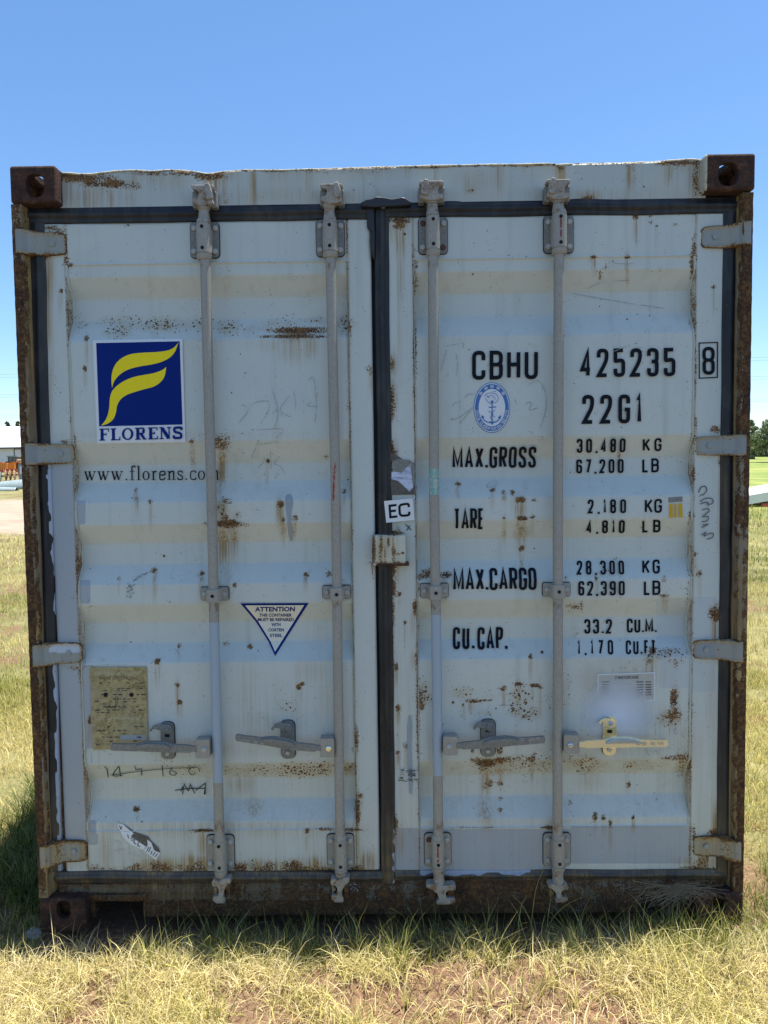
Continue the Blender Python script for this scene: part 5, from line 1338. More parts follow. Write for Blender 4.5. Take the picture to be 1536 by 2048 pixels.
# strip of torn reel tape, bottom left
tp = pxpoly('torn_tape_strip', [[(235, 1651), (238, 1646), (247, 1648), (258, 1658), (268, 1666), (262, 1672), (280, 1684), (292, 1692), (287, 1699), (262, 1688), (246, 1672)], [(288, 1700), (296, 1690), (295, 1678), (303, 1684), (309, 1700), (321, 1705), (312, 1719), (298, 1708)]], M['paper'], doorL, .0010)
pxpoly('tape_residue', [[(247, 1648), (262, 1658), (275, 1665), (298, 1673), (300, 1684), (293, 1692), (280, 1683), (264, 1670)], [(298, 1676), (318, 1696), (321, 1706), (309, 1700)]], M['torn'], tp, .0006)
pxline('tape_print', [[(239, 1650), (244, 1658)], [(245, 1651), (241, 1658)], [(256, 1668), (258, 1676)], [(262, 1676), (268, 1674)], [(263, 1680), (269, 1678)], [(271, 1676), (268, 1684), (273, 1687)], [(278, 1683), (276, 1690), (281, 1692)], [(298, 1693), (294, 1702)], [(302, 1693), (298, 1703)], [(305, 1701), (302, 1708)], [(311, 1703), (306, 1710)], [(316, 1706), (310, 1713)]], 1.6, M['marker'], tp, .0016, sm=False)
# touch-up dabs of grey paint
pxpoly('touch_up_dab', [[(571, 992), (575, 988), (581, 988), (585, 994), (586, 1008), (583, 1022), (582, 1035), (585, 1060), (585, 1080), (581, 1083), (577, 1070), (575, 1050), (575, 1035), (572, 1020), (571, 1005)]], M['greypaint'], doorL, .0007)
pxpoly('touch_up_dab', [[(818, 1429), (822, 1432), (824, 1450), (822, 1490), (824, 1530), (825, 1570), (823, 1588), (819, 1586), (817, 1560), (815, 1530), (815, 1490), (815, 1450)]], M['greypaint'], doorR, .0007)
# sprayed fresh patch round the newest handle: a thin speckled film
def spray_mat():
    s = NT('sprayed_film'); r = s.attr('al').outputs['Fac']; n = s.noise(400, 2)
    tr = s.n('ShaderNodeBsdfTransparent'); mx = s.n('ShaderNodeMixShader')
    s.put(mx.inputs[0], s.math('MULTIPLY', r, 1.0, clamp=True)); s.t.links.new(tr.outputs[0], mx.inputs[1]); s.t.links.new(s.b.outputs[0], mx.inputs[2]); s.t.links.new(mx.outputs[0], s.out.inputs[0])
    return s.done((.68, .74, .82), .6)
def sprayfilm():
    n, m = 30, 16; V = []; al = []; Q = []
    for j in range(m):
        for k in range(n):
            a = 2*math.pi*k/n; t = j/(m-1); px_ = 1236+math.cos(a)*78*t; py_ = 1432-math.sin(a)*(82 if math.sin(a) > 0 else 62)*t
            x, z = onp(px_, py_); V.append((x, float(surfY(x, z))-.0045, z)); al.append(.82*max(0, 1-t)**.55*(1.25 if t < .5 else 1.25-(t-.5)*.5)*.9*(1 if py_ < 1480 else max(0, 1-(py_-1480)/24)))
            if j < m-1: Q.append(((j)*n+k, j*n+(k+1) % n, (j+1)*n+(k+1) % n, (j+1)*n+k))
    me = npmesh('sprayed_patch', V, [q[::-1] for q in Q]); me.attributes.new('al', 'FLOAT', 'POINT').data.foreach_set('value', np.array(al, np.float32))
    return link('sprayed_patch', me, spray_mat(), doorR)
sprayfilm()
# hand-written marks
pc = M['pencil']
pxline('pencil_scrawl', [[(484, 810), (497, 814), (496, 824), (478, 846)], [(503, 809), (520, 802), (541, 802), (538, 822), (522, 847)], [(543, 774), (556, 815), (557, 835), (548, 858)], [(579, 792), (557, 820), (575, 832), (582, 834)], [(587, 782), (592, 800), (591, 823)], [(617, 760), (627, 752), (633, 790), (633, 820), (630, 845)], [(622, 804), (613, 812), (633, 813)],
  [(515, 860), (566, 857), (568, 862), (552, 876)], [(518, 880), (504, 917)], [(519, 889), (557, 884)], [(528, 911), (530, 922), (518, 935)], [(541, 903), (543, 938)], [(560, 913), (546, 928), (560, 930), (570, 946)], [(607, 800), (608, 808)]], .9, pc, doorL)
pxline('pencil_scrawl', [[(905, 813), (908, 806), (922, 803)], [(945, 815), (915, 838), (900, 840), (905, 835)], [(950, 787), (933, 790), (930, 796)], [(945, 817), (919, 847)], [(1051, 808), (1058, 804), (1064, 806), (1055, 822), (1075, 816)], [(1055, 770), (1078, 758), (1092, 785), (1092, 820), (1080, 855)], [(1028, 797), (1033, 808)], [(892, 693), (928, 685), (926, 696)], [(893, 700), (882, 740)], [(912, 707), (915, 735), (912, 752)],
  [(990, 960), (975, 968), (972, 975), (990, 970)], [(996, 961), (985, 985)], [(1310, 1445), (1310, 1470)], [(1338, 1447), (1337, 1470)], [(1345, 1450), (1352, 1455), (1344, 1462), (1350, 1468), (1354, 1460), (1346, 1454)], [(1372, 1457), (1362, 1462), (1362, 1472), (1372, 1474)], [(1290, 1495), (1296, 1510)], [(1300, 1500), (1303, 1508), (1310, 1496), (1314, 1508)], [(1316, 1502), (1322, 1500), (1318, 1506), (1322, 1508)], [(1362, 1495), (1352, 1498), (1355, 1508)], [(1375, 1493), (1364, 1500), (1372, 1508)]], .9, pc, doorR)
pxline('surface_scratch', [[(1145, 587), (1190, 595), (1258, 607), (1270, 609)], [(1280, 610), (1327, 617)], [(1175, 578), (1200, 565), (1220, 563)], [(1227, 563), (1258, 561)], [(1215, 525), (1250, 529), (1270, 527)], [(1260, 690), (1225, 704), (1223, 704)], [(1270, 480), (1275, 488)]], .8, pc, doorR)
pxline('marker_date', [[(209, 1533), (215, 1537), (217, 1554)], [(238, 1532), (222, 1553), (246, 1550)], [(239, 1533), (242, 1552)], [(270, 1531), (272, 1540), (285, 1535), (284, 1550)], [(325, 1530), (327, 1552)], [(345, 1534), (338, 1546), (348, 1551), (356, 1545), (344, 1541)], [(396, 1534), (386, 1533), (376, 1540), (384, 1550), (392, 1546)], [(222, 1549), (262, 1544), (300, 1539), (345, 1535), (388, 1534)], [(398, 1534), (400, 1542)]], 1.7, M['marker'], doorL)
pxline('marker_tag', [[(350, 1580), (378, 1576), (410, 1576)], [(362, 1582), (368, 1568), (366, 1588)], [(368, 1566), (378, 1584), (380, 1570)], [(380, 1566), (390, 1586)], [(392, 1580), (402, 1572), (412, 1564), (409, 1588)], [(411, 1564), (411, 1588)]], 1.9, M['marker'], doorL)
pxline('sprayed_mark', [[(1396, 985), (1402, 973), (1410, 972), (1414, 980), (1406, 990), (1399, 990)], [(1399, 1003), (1410, 996), (1422, 996), (1427, 1004), (1418, 1010), (1412, 1003)], [(1399, 1008), (1412, 1003), (1416, 1012)], [(1403, 1020), (1415, 1016), (1418, 1022), (1405, 1032)], [(1403, 1034), (1417, 1032), (1414, 1042), (1402, 1043)], [(1402, 1055), (1418, 1047), (1404, 1050)], [(1402, 1070), (1412, 1062), (1404, 1074), (1418, 1066), (1426, 1066), (1424, 1075), (1412, 1078)]], 2.3, M['marker_grey'], doorR)
pxline('chalk_scrawl', [[(228, 1683), (243, 1682), (234, 1698), (240, 1710)], [(229, 1703), (248, 1698)], [(257, 1690), (258, 1712)], [(269, 1702), (270, 1715)], [(283, 1702), (285, 1714)]], 1.6, M['chalk'], doorL)
scr = []
for k in range(34):
    x = 812+random.uniform(-18, 18); y = 1549+random.uniform(-11, 11); scr.append([(x, y), (x+random.uniform(2, 7), y+random.uniform(-2.5, 2.5)), (x+random.uniform(4, 10), y+random.uniform(-3, 3))])
pxline('ink_stamp', scr, 1.0, M['marker'], doorR)
scr = []
for k in range(30):
    t = random.random(); x = 252+random.uniform(0, 16-10*t*random.random()); y = 1167+t*28; scr.append([(x, y), (x+random.uniform(1, 5), y+random.uniform(-2, 2))])
for k in range(14):
    t = k/14; x = 268+t*28; y = 1160-t*18+random.uniform(-2, 2); scr.append([(x, y), (x+3, y+random.uniform(-2, 2))])
pxline('ink_stamp', scr, 1.1, M['marker_grey'], doorL, sm=False)
pxline('red_streak', [[(743, 1125), (746, 1158)]], 1.5, M['redmark'], doorL, sm=False)
pxline('ink_tick', [[(811, 1048), (817, 1055)], [(820, 1051), (813, 1061)], [(816, 1055), (823, 1060)]], 1.6, M['marker'], doorR, sm=False)
pxline('black_fleck', [[(523, 376), (523, 381)], [(548, 370), (549, 375)], [(535, 386), (534, 391)], [(527, 397), (527, 400)]], 0, M['marker'], doorL) if False else None

# keep the tree three levels deep: thing > part > sub-part
def depth(o):
    n = 0
    while o.parent: o = o.parent; n += 1
    return n
for o in list(COL.objects):
    while depth(o) > 2: o.parent = o.parent.parent

# ------------------------------------------------------------------ ground
def axis(lo, hi, fine0, fine1, st, grow):
    a = list(np.arange(fine0, fine1, st)); s_ = st; x = fine1
    while x < hi: a.append(x); s_ *= grow; x += s_
    s_ = st; x = fine0-st
    while x > lo: a.insert(0, x); s_ *= grow; x -= s_
    return np.array(a)
def rise(Y):
    t = np.clip(Y-6, 0, None); return .028*(np.sqrt(t*t+16)-4)
def ground_z(X, Y):
    X = np.asarray(X, float); Y = np.asarray(Y, float)
    near = np.exp(-(np.maximum(0, np.hypot(X, Y)-6)/8)**2)
    z = (vnoise(X*1.3, Y*1.3, 1, 71)-.5)*.05+(vnoise(X*5, Y*5, 1, 72)-.5)*.024*near+(vnoise(X*17, Y*17, 1, 73)-.5)*.014*near
    z += rise(np.minimum(Y, 110.0))
    under = np.exp(-((np.abs(X)/1.35)**8))*np.clip((Y+.03)/.12, 0, 1)*np.clip((7-Y), 0, 1)
    z = z*(1-under)-.045*under
    # hollow worn before the doors, lip of turf in front of it
    z += -.020*np.exp(-((Y+.02)/.07)**2)*(np.abs(X) < 1.6)+.018*np.exp(-((Y+.22)/.10)**2)
    z -= .012
    return z
gx = axis(-1500, 1500, -3.6, 3.6, .035, 1.12); gy = axis(-400, 4200, -1.4, 5.0, .035, 1.09)
X_, Y_ = np.meshgrid(gx, gy); Z_ = ground_z(X_, Y_)
nz, nx = X_.shape; i = np.arange(nz*nx).reshape(nz, nx)
Q = np.stack([i[:-1, :-1], i[:-1, 1:], i[1:, 1:], i[1:, :-1]], -1).reshape(-1, 4)
def mk_ground():
    s = NT('earth_and_turf')
    n1 = s.noise(7, 6, .65); n2 = s.noise(60, 5, .7); n3 = s.noise(.35, 4, .6); n4 = s.noise(1.1, 5, .65)
    dirt = s.mix(s.step(n2, .3, .7), (.11, .058, .036), (.31, .175, .11)); dirt = s.mix(s.step(n1, .35, .7), dirt, (.20, .125, .078))
    grass = s.mix(s.step(n2, .35, .65), (.08, .095, .03), (.24, .24, .085)); grass = s.mix(s.step(n4, .4, .65), grass, (.28, .25, .11))
    sep = s.n('ShaderNodeSeparateXYZ'); s.put(sep.inputs[0], s.tc); Y = sep.outputs[1]; X = sep.outputs[0]
    far = s.step(Y, 5.0, 11.0)
    cov = s.step(s.math('ADD', s.math('MULTIPLY', n4, .7), s.math('MULTIPLY', n1, .35)), .43, .58)
    out_ = s.math('MAXIMUM', s.math('SUBTRACT', 1.0, s.step(Y, -1.1, -.75)), s.step(Y, .1, .8))
    cov2 = s.step(s.math('ADD', s.math('MULTIPLY', n4, .6), s.math('MULTIPLY', n1, .45)), .40, .54)
    covf = s.math('MULTIPLY', s.math('MAXIMUM', s.math('MULTIPLY', cov2, out_), s.math('MULTIPLY', far, s.step(X, 0, 2))), .92)
    c = s.mix(covf, dirt, grass)
    c = s.mix(s.math('SUBTRACT', 1.0, s.step(Y, -1.25, -.8)), c, s.mix(cov2, (.085, .066, .055), (.125, .105, .08)))  # ground out of view round the camera, darkened to cut bounce on the doors
    # bare gravel track on the left, far meadow on the right
    tr = s.math('MULTIPLY', s.math('MULTIPLY', s.step(Y, 14, 16), s.math('SUBTRACT', 1.0, s.step(Y, 27, 30))), s.math('SUBTRACT', 1.0, s.step(X, -3, 2)))
    c = s.mix(s.math('MULTIPLY', tr, s.lin(n4, .3, .7, .6, 1.0)), c, s.mix(n2, (.34, .25, .18), (.46, .38, .31)))
    md = s.math('MULTIPLY', s.step(Y, 14, 22), s.step(X, 1, 5))
    c = s.mix(md, c, s.mix(s.step(s.noise(.5, 5, .6), .4, .65), (.17, .23, .055), (.30, .31, .09)))
    return s.done(c, .95, 0, s.bump(s.math('ADD', n2, s.math('MULTIPLY', n1, 1.5)), .7, .012), .2)
M['ground'] = mk_ground()
tag(link('ground', npmesh('ground', np.stack([X_, Y_, Z_], -1).reshape(-1, 3), Q), M['ground'], smooth=True), kind='structure')

# ------------------------------------------------------------------ grass
def mk_grass():
    s = NT('grass_blades'); c = s.attr('tint').outputs['Fac']; b = s.attr('lum').outputs['Fac']
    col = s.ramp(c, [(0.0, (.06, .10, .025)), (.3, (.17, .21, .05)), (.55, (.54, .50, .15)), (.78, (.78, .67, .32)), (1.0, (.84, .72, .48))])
    col = s.mix(1.0, col, s.mix(b, (.42, .42, .38), (1.32, 1.3, 1.2)), 'MULTIPLY')
    geo = s.n('ShaderNodeBsdfTranslucent'); s.put(geo.inputs[0], col)
    mx = s.n('ShaderNodeMixShader'); mx.inputs[0].default_value = .35
    s.t.links.new(s.b.outputs[0], mx.inputs[1]); s.t.links.new(geo.outputs[0], mx.inputs[2]); s.t.links.new(mx.outputs[0], s.out.inputs[0])
    return s.done(col, .55, 0, None, .3)
M['grass'] = mk_grass()
def blades(name, bx, by, h, w, lean, az, tint, curl, nseg=4, z=None):
    n = len(bx); bz = ground_z(bx, by)-.004 if z is None else z
    t = np.linspace(0, 1, nseg+1)
    V = np.zeros((n, nseg+1, 2, 3))
    tw = az+math.pi/2+rng.normal(0, .5, n)
    ang = np.zeros(n)+lean*.25; px_ = np.zeros(n); pz = np.zeros(n)
    az2 = az.copy()
    ox = np.zeros(n); oy = np.zeros(n)
    for k, u in enumerate(t):
        wd = w*(1-u**1.6)*.5+w*.02
        V[:, k, 0, 0] = bx+ox+np.cos(tw)*wd; V[:, k, 0, 1] = by+oy+np.sin(tw)*wd; V[:, k, 0, 2] = bz+pz
        V[:, k, 1, 0] = bx+ox-np.cos(tw)*wd; V[:, k, 1, 1] = by+oy-np.sin(tw)*wd; V[:, k, 1, 2] = bz+pz
        st = h/nseg
        ox = ox+np.cos(az2)*np.sin(ang)*st; oy = oy+np.sin(az2)*np.sin(ang)*st; pz = pz+np.cos(ang)*st
        pz = np.maximum(pz, .003)
        ang = ang+lean*.75/nseg+curl*rng.normal(1, .5, n)/nseg; az2 = az2+rng.normal(0, .25, n)
    idx = np.arange(n*(nseg+1)*2).reshape(n, nseg+1, 2)
    Q = np.stack([idx[:, :-1, 0], idx[:, :-1, 1], idx[:, 1:, 1], idx[:, 1:, 0]], -1).reshape(-1, 4)
    me = npmesh(name, V.reshape(-1, 3), Q)
    # npmesh may drop nothing: attributes per vertex
    me.attributes.new('tint', 'FLOAT', 'POINT').data.foreach_set('value', np.repeat(np.clip(tint, 0, 1), (nseg+1)*2).astype(np.float32))
    me.attributes.new('lum', 'FLOAT', 'POINT').data.foreach_set('value', np.repeat(rng.random(n), (nseg+1)*2).astype(np.float32))
    o = link(name, me, M['grass']); return o
def clumped(n, x0, x1, y0, y1, dens):
    """rejection sampling against a density field dens(x,y) in 0..1"""
    X = rng.uniform(x0, x1, n); Y = rng.uniform(y0, y1, n); k = rng.random(n) < dens(X, Y)
    return X[k], Y[k]
inbox = lambda X, Y, m=0.0: (np.abs(X) < W2+m) & (Y > -.0-m) & (Y < LEN+m)
def dens1(X, Y):
    c = vnoise(X*3.2, Y*3.2, 1, 81)*.6+vnoise(X*9, Y*9, 1, 82)*.4
    d = np.clip((c-.37)*6, .10, 1)
    d *= np.where(Y > -.14, np.clip(.18+.75*vnoise(X*4, Y*3, 1, 83)+.25*(X > .1), 0, 1), 1)
    d *= np.where((X < -.75) & (Y > -.17) & (X > -1.5), .12, 1)
    return np.where(inbox(X, Y, .01), 0, d)
# dry matted turf in front: long straws lying over one another, a few upright
X, Y = clumped(125000, -2.6, 2.6, -.80, -.075, dens1); n = len(X)
up_ = rng.random(n) < .25
gn = np.clip((vnoise(X*2.2, Y*2.2, 1, 84)-.5)*6, 0, 1)
tn = np.clip(np.where(up_, .72, .88)+rng.normal(0, .12, n)-.10*gn, 0, 1)
g1 = blades('grass', X, Y, np.where(up_, rng.gamma(5, .013, n)+.02, rng.gamma(4, .015, n)+.025), rng.uniform(.0013, .0031, n), np.where(up_, rng.uniform(.4, 1.6, n), rng.uniform(1.5, 2.9, n)), rng.uniform(0, 2*math.pi, n), tn, rng.uniform(-.2, .9, n), 4)
tag(g1, 'matted dry grass on the sunlit earth in front of the doors', 'grass', kind='stuff')
# upright yellow-green tufts
def tufts(name, cx, cy, per, hmean, spread, tint, width=(.0016, .0032), lean=(.15, 1.0), label='', curl=(.2, 1.2), nseg=5):
    bx = []; by = []; hh = []; tt = []; aa = []
    for x, y, k, hm, ti in zip(cx, cy, per, hmean, tint):
        a = rng.uniform(0, 2*math.pi, k); r = np.abs(rng.normal(0, spread, k))
        bx.append(x+r*np.cos(a)); by.append(y+r*np.sin(a)); hh.append(hm*rng.uniform(.45, 1.25, k)); tt.append(ti+rng.normal(0, .09, k)); aa.append(a+rng.normal(0, .5, k))
    bx, by, hh, tt, aa = map(np.concatenate, (bx, by, hh, tt, aa)); ok = ~inbox(bx, by, .005); n = ok.sum()
    o = blades(name, bx[ok], by[ok], hh[ok], rng.uniform(*width, n), rng.uniform(*lean, n), aa[ok], tt[ok], rng.uniform(*curl, n), nseg)
    tag(o, label, 'grass', kind='stuff'); return o
n = 360
cx = rng.uniform(-2.2, 2.2, n); cy_ = rng.uniform(-.75, -.10, n); k = rng.random(n) < np.clip((vnoise(cx*3, cy_*3, 1, 86)-.3)*3, .1, 1); cx, cy_ = cx[k], cy_[k]; n = len(cx)
tufts('grass_tufts', cx, cy_, rng.integers(6, 22, n), rng.uniform(.06, .13, n), .02, rng.uniform(.52, .80, n), width=(.0018, .0038), label='upright yellow-green grass tufts in front of the container')
# taller green tufts along the sill
n = 75
cx = rng.uniform(-2.2, 2.2, n); cy_ = rng.uniform(-.6, -.08, n)
tufts('broad_grass', cx, cy_, rng.integers(3, 9, n), rng.uniform(.06, .14, n), .012, rng.uniform(.3, .85, n), width=(.0045, .0075), lean=(.4, 1.6), label='broader grass blades scattered through the dry turf', nseg=6)
n = 170
cx = np.concatenate([rng.uniform(-.85, 1.5, n), rng.uniform(-.6, -.2, 20), rng.uniform(.9, 1.35, 30)]); cy_ = rng.uniform(-.20, -.02, len(cx)); n = len(cx)
tufts('tall_grass', cx, cy_, rng.integers(6, 22, n), rng.uniform(.08, .18, n), .02, rng.uniform(.2, .5, n), lean=(.1, .9), label='taller green grass growing against the rusty sill')
# single long stalks
st = [(705, 1890, .16), (835, 1885, .17), (1075, 1860, .24), (1040, 1880, .20), (1100, 1850, .18), (1145, 1880, .17), (1160, 1870, .15), (1215, 1860, .18), (1300, 1865, .13), (1385, 1850, .19), (1395, 1860, .16), (420, 1890, .17), (620, 1900, .13), (250, 1890, .10), (940, 1870, .13), (980, 1880, .12), (1270, 1855, .15), (1350, 1850, .13), (560, 1890, .12), (500, 1900, .12), (780, 1890, .12), (1440, 1850, .14)]
cx = np.array([gd(a, b).x for a, b, c in st]); cy_ = np.array([gd(a, b).y for a, b, c in st]); hh = np.array([c for a, b, c in st])
bx = np.concatenate([cx+rng.normal(0, .02, len(cx)) for _ in range(4)]); by = np.concatenate([cy_+rng.normal(0, .015, len(cx)) for _ in range(4)]); hh = np.concatenate([hh*1.35, hh*1.15, hh*.9, hh*.7]); n = len(bx)
tag(blades('grass_stalks', bx, by, hh, rng.uniform(.0028, .0044, n), rng.uniform(.05, .6, n), rng.uniform(0, 2*math.pi, n), rng.uniform(.3, .6, n), rng.uniform(.3, 1.6, n), 8), 'single long grass stalks standing before the rusty sill', 'grass', kind='stuff')
# both sides of the container, thinning with distance
def dens2(X, Y):
    c = vnoise(X*1.6, Y*1.6, 1, 91)*.6+vnoise(X*5, Y*5, 1, 92)*.4
    return np.where(inbox(X, Y, .01), 0, np.clip((c-.26)*5, .15, 1))
for (x0, x1, y0, y1, n, hm, wd, seed) in ((-3.2, -1.2, -.1, 3.2, 80000, .05, (.002, .0036), 0), (1.2, 3.2, -.1, 3.2, 80000, .05, (.002, .0036), 1), (-7, -1.25, 3.2, 9, 60000, .06, (.003, .006), 2), (1.25, 7, 3.2, 9, 60000, .065, (.003, .006), 3), (-14, -3.2, 9, 15, 34000, .08, (.006, .012), 4), (2, 16, 9, 26, 60000, .10, (.008, .016), 5), (-2.6, 2.6, 6.1, 9, 9000, .06, (.003, .006), 6)):
    X, Y = clumped(n, x0, x1, y0, y1, dens2); m = len(X)
    gr = vnoise(X*.9, Y*.9, 1, 93)
    tn = np.clip(.76-.30*np.clip((gr-.45)*6, 0, 1)+rng.normal(0, .13, m)-(.10 if x0 > 0 or Y.max() > 20 else 0), 0, 1)
    o = blades('grass', X, Y, hm*rng.gamma(5, .2, m), rng.uniform(*wd, m), rng.uniform(.3, 1.6, m), rng.uniform(0, 2*math.pi, m), tn, rng.uniform(0, 1.0, m), 3 if y1 < 9 else 2)
    tag(o, 'mixed dry and green grass %s of the container' % ('left' if x0 < 0 else 'right'), 'grass', kind='stuff')
# lush shaded grass against the left side
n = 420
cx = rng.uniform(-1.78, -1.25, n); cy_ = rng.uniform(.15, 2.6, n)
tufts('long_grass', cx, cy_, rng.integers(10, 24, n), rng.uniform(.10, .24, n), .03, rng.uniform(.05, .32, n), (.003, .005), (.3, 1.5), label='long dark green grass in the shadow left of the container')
n = 200
cx = rng.uniform(1.25, 1.9, n); cy_ = rng.uniform(.0, 3, n)
tufts('long_grass', cx, cy_, rng.integers(8, 18, n), rng.uniform(.06, .14, n), .03, rng.uniform(.2, .5, n), (.0025, .004), (.3, 1.3), label='green grass tufts in the sun right of the container')
# clods, pebbles, straw litter
mb = MB(); cl = []
for k in range(420):
    if k < 300: x = random.uniform(-2.3, 2.3); y = random.uniform(-.7, .0)
    else: x = random.choice((-1, 1))*random.uniform(1.28, 2.4); y = random.uniform(0, 3)
    r = random.choice((.004, .006, .009, .014))*random.uniform(.6, 1.3); z = float(ground_z(x, y))
    vs_ = [(x+r*a*random.uniform(.7, 1.2), y+r*b*random.uniform(.7, 1.2), z+r*.5*c*random.uniform(.6, 1.1)) for a, b, c in ((1, 0, 0), (-1, 0, 0), (0, 1, 0), (0, -1, 0), (0, 0, 1), (0, 0, -1), )]
    mb.add(vs_, [(0, 2, 4), (2, 1, 4), (1, 3, 4), (3, 0, 4), (2, 0, 5), (1, 2, 5), (3, 1, 5), (0, 3, 5)])
M['clod'] = simple('earth_clod', (.17, .095, .06), .95, var=.3, scale_=40)
tag(mb.build('earth_clods', M['clod'], smooth=True), 'small clods and pebbles scattered over the bare earth', 'clods', kind='stuff')
# pale stone beside the left corner
def stone(loc, r, mat, label):
    bm = bmesh.new(); bmesh.ops.create_icosphere(bm, subdivisions=3, radius=1)
    for v in bm.verts:
        k = 1+.35*(noise.noise(v.co*1.7+Vector(loc)*3))+.12*noise.noise(v.co*5)
        v.co = Vector((v.co.x*r[0], v.co.y*r[1], v.co.z*r[2]))*k
    me = bpy.data.meshes.new('stone'); bm.to_mesh(me); bm.free()
    o = link('stone', me, mat); o.location = loc; tag(o, label, 'stone'); return o
M['stone'] = simple('pale_stone', (.30, .29, .27), .9, var=.25, scale_=50, bumpd=.004)
p = gd(66, 1848); stone((p.x, p.y, ground_z(p.x, p.y)+.008), (.030, .022, .020), M['stone'], 'pale grey stone lying beside the bottom left corner casting')
# nest of dry straw on the sill
mb = MB()
for k in range(100):
    a = pt(random.gauss(1385, 30), random.gauss(1776, 8), .02); 
    b = pt(random.gauss(1330, 36), random.gauss(1790, 11), .0)
    y0, y1 = random.uniform(-.03, .016), random.uniform(-.05, .015)
    c = (a+b)/2+Vector((0, random.uniform(-.03, 0), random.uniform(0, .03)))
    A3 = Vector((a.x, y0, a.z)); B3 = Vector((b.x, y1, b.z-.012)); C3 = Vector((c.x+random.uniform(-.03, .03), min(c.y, .014), c.z+random.uniform(0, .035)))
    P_ = [tuple(A3*(1-u)**2+C3*2*u*(1-u)+B3*u*u) for u in (0, .2, .4, .6, .8, 1)]
    mb.path(P_, .0006, 3, cap=False)
for (u0, w0, u1, w1) in ((1265, 1762, 1320, 1771), (1320, 1771, 1400, 1766), (1290, 1790, 1345, 1800), (1300, 1770, 1270, 1800)):
    a, b = pt(u0, w0, .0), pt(u1, w1, .0); mb.path([tuple(a), tuple(b)], .0014, 4)
M['straw'] = simple('dry_straw', (.17, .14, .095), .8, var=.3, scale_=120)
tag(mb.build('straw_nest', M['straw']), 'tangle of dry straw lying on the sill at the bottom right corner', 'straw')

# ------------------------------------------------------------------ far left: shed, implements, culverts
def P3(px, py, Y): return pt(px, py, Y)
M['shed_wall'] = simple('pale_metal_wall', (.58, .61, .67), .6, var=.04, scale_=1)
M['shed_roof'] = simple('white_metal_roof', (.78, .79, .78), .5, var=.04, scale_=.5)
M['trim'] = simple('dark_trim', (.08, .09, .11), .6)
M['glass'] = simple('cab_glass', (.04, .06, .07), .15, spec=.8)
M['orange'] = simple('orange_paint', (.80, .25, .03), .5, var=.2, scale_=3)
M['redp'] = simple('red_paint', (.42, .05, .035), .5, var=.2, scale_=3)
M['steel'] = simple('bright_galvanised_sheet', (.30, .36, .35), .5, .2, .15, 3)
M['tyre'] = simple('tyre_rubber', (.02, .02, .02), .9)
M['whitep'] = simple('white_deck', (.72, .72, .70), .6, var=.05, scale_=2)
M['dull'] = simple('dull_grey_green_panel', (.22, .27, .26), .6, var=.15, scale_=3)
M['tan'] = simple('tan_timber', (.42, .30, .19), .8, var=.2, scale_=3)
YS_ = 130.0
s = empty('warehouse'); tag(s, 'long white-roofed metal warehouse far behind the machinery on the left', 'warehouse')
e0 = P3(46, 893.5, YS_); top_ = P3(20, 853, YS_+14); gz = float(ground_z(-60, YS_))-.3
xl, xr = -115.0, e0.x+24
ez = e0.z
MB().box((xl, YS_, gz), (xr, YS_+.3, ez)).build('front_wall', M['shed_wall'], s)
MB().box((xl, YS_+28, gz), (xr, YS_+28.3, ez)).build('back_wall', M['shed_wall'], s)
for x in (xl, xr):
    MB().add([(x, YS_, gz), (x, YS_+28.3, gz), (x, YS_+28.3, ez), (x, YS_+14, top_.z), (x, YS_, ez)], [(0, 1, 2, 3, 4)]).build('gable_wall', M['shed_wall'], s)
MB().add([(xl, YS_-.6, ez-.1), (xr, YS_-.6, ez-.1), (xr, YS_+14, top_.z), (xl, YS_+14, top_.z), (xl, YS_+29, ez-.1), (xr, YS_+29, ez-.1)], [(0, 1, 2, 3), (3, 2, 5, 4)]).build('roof', M['shed_roof'], s)
MB().box((xl, YS_-.75, ez-.35), (xr, YS_-.6, ez-.05)).build('gutter', M['trim'], s)
a, b = P3(29, 899, YS_-.1), P3(60, 930, YS_-.1)
dd = MB().box((a.x, YS_-.06, gz), (b.x, YS_-.02, a.z)).build('roller_door', M['shed_wall'], s)
MB().box((a.x-.15, YS_-.1, gz), (a.x, YS_-.03, a.z)).box((a.x-.15, YS_-.1, a.z), (b.x, YS_-.03, a.z+.15)).build('door_frame', M['trim'], s)
# tractor with a cab
def wheel(mb, x, y, z, r, w): mb.cyl((x-w/2, y, z), (x+w/2, y, z), r, 16)
def at(px, py, Y): return pt(px, py, Y)
tr = empty('tractor'); tag(tr, 'tractor with a dark glazed cab parked before the warehouse wall', 'tractor')
Yt = 75.0; a, b = at(15.5, 912, Yt), at(33, 923, Yt); g = float(ground_z(a.x, Yt)); h = a.z
MB().box((a.x, Yt, b.z), (b.x, Yt+1.6, h-.1)).build('cab_glass', M['glass'], tr, bevel=.05)
MB().box((a.x-.08, Yt-.1, h-.1), (b.x+.08, Yt+1.7, h+.02)).build('cab_roof', M['dull'], tr)
mb = MB()
for x in (a.x, b.x-.07, (a.x+b.x)/2):
    for y in (Yt-.03, Yt+1.56): mb.box((x, y, b.z), (x+.07, y+.07, h-.1))
mb.build('cab_frame', M['trim'], tr)
MB().box((a.x-.2, Yt-.1, b.z-.75), (b.x+1.9, Yt+1.7, b.z)).build('bonnet', M['orange'], tr, bevel=.08)
for x, r in ((a.x+.2, .55), (b.x+1.5, .45)):
    for y in (Yt-.2, Yt+1.7):
        MB().cyl((x, y-.2, g+r), (x, y+.2, g+r), r, 18).build('wheel', M['tyre'], tr)
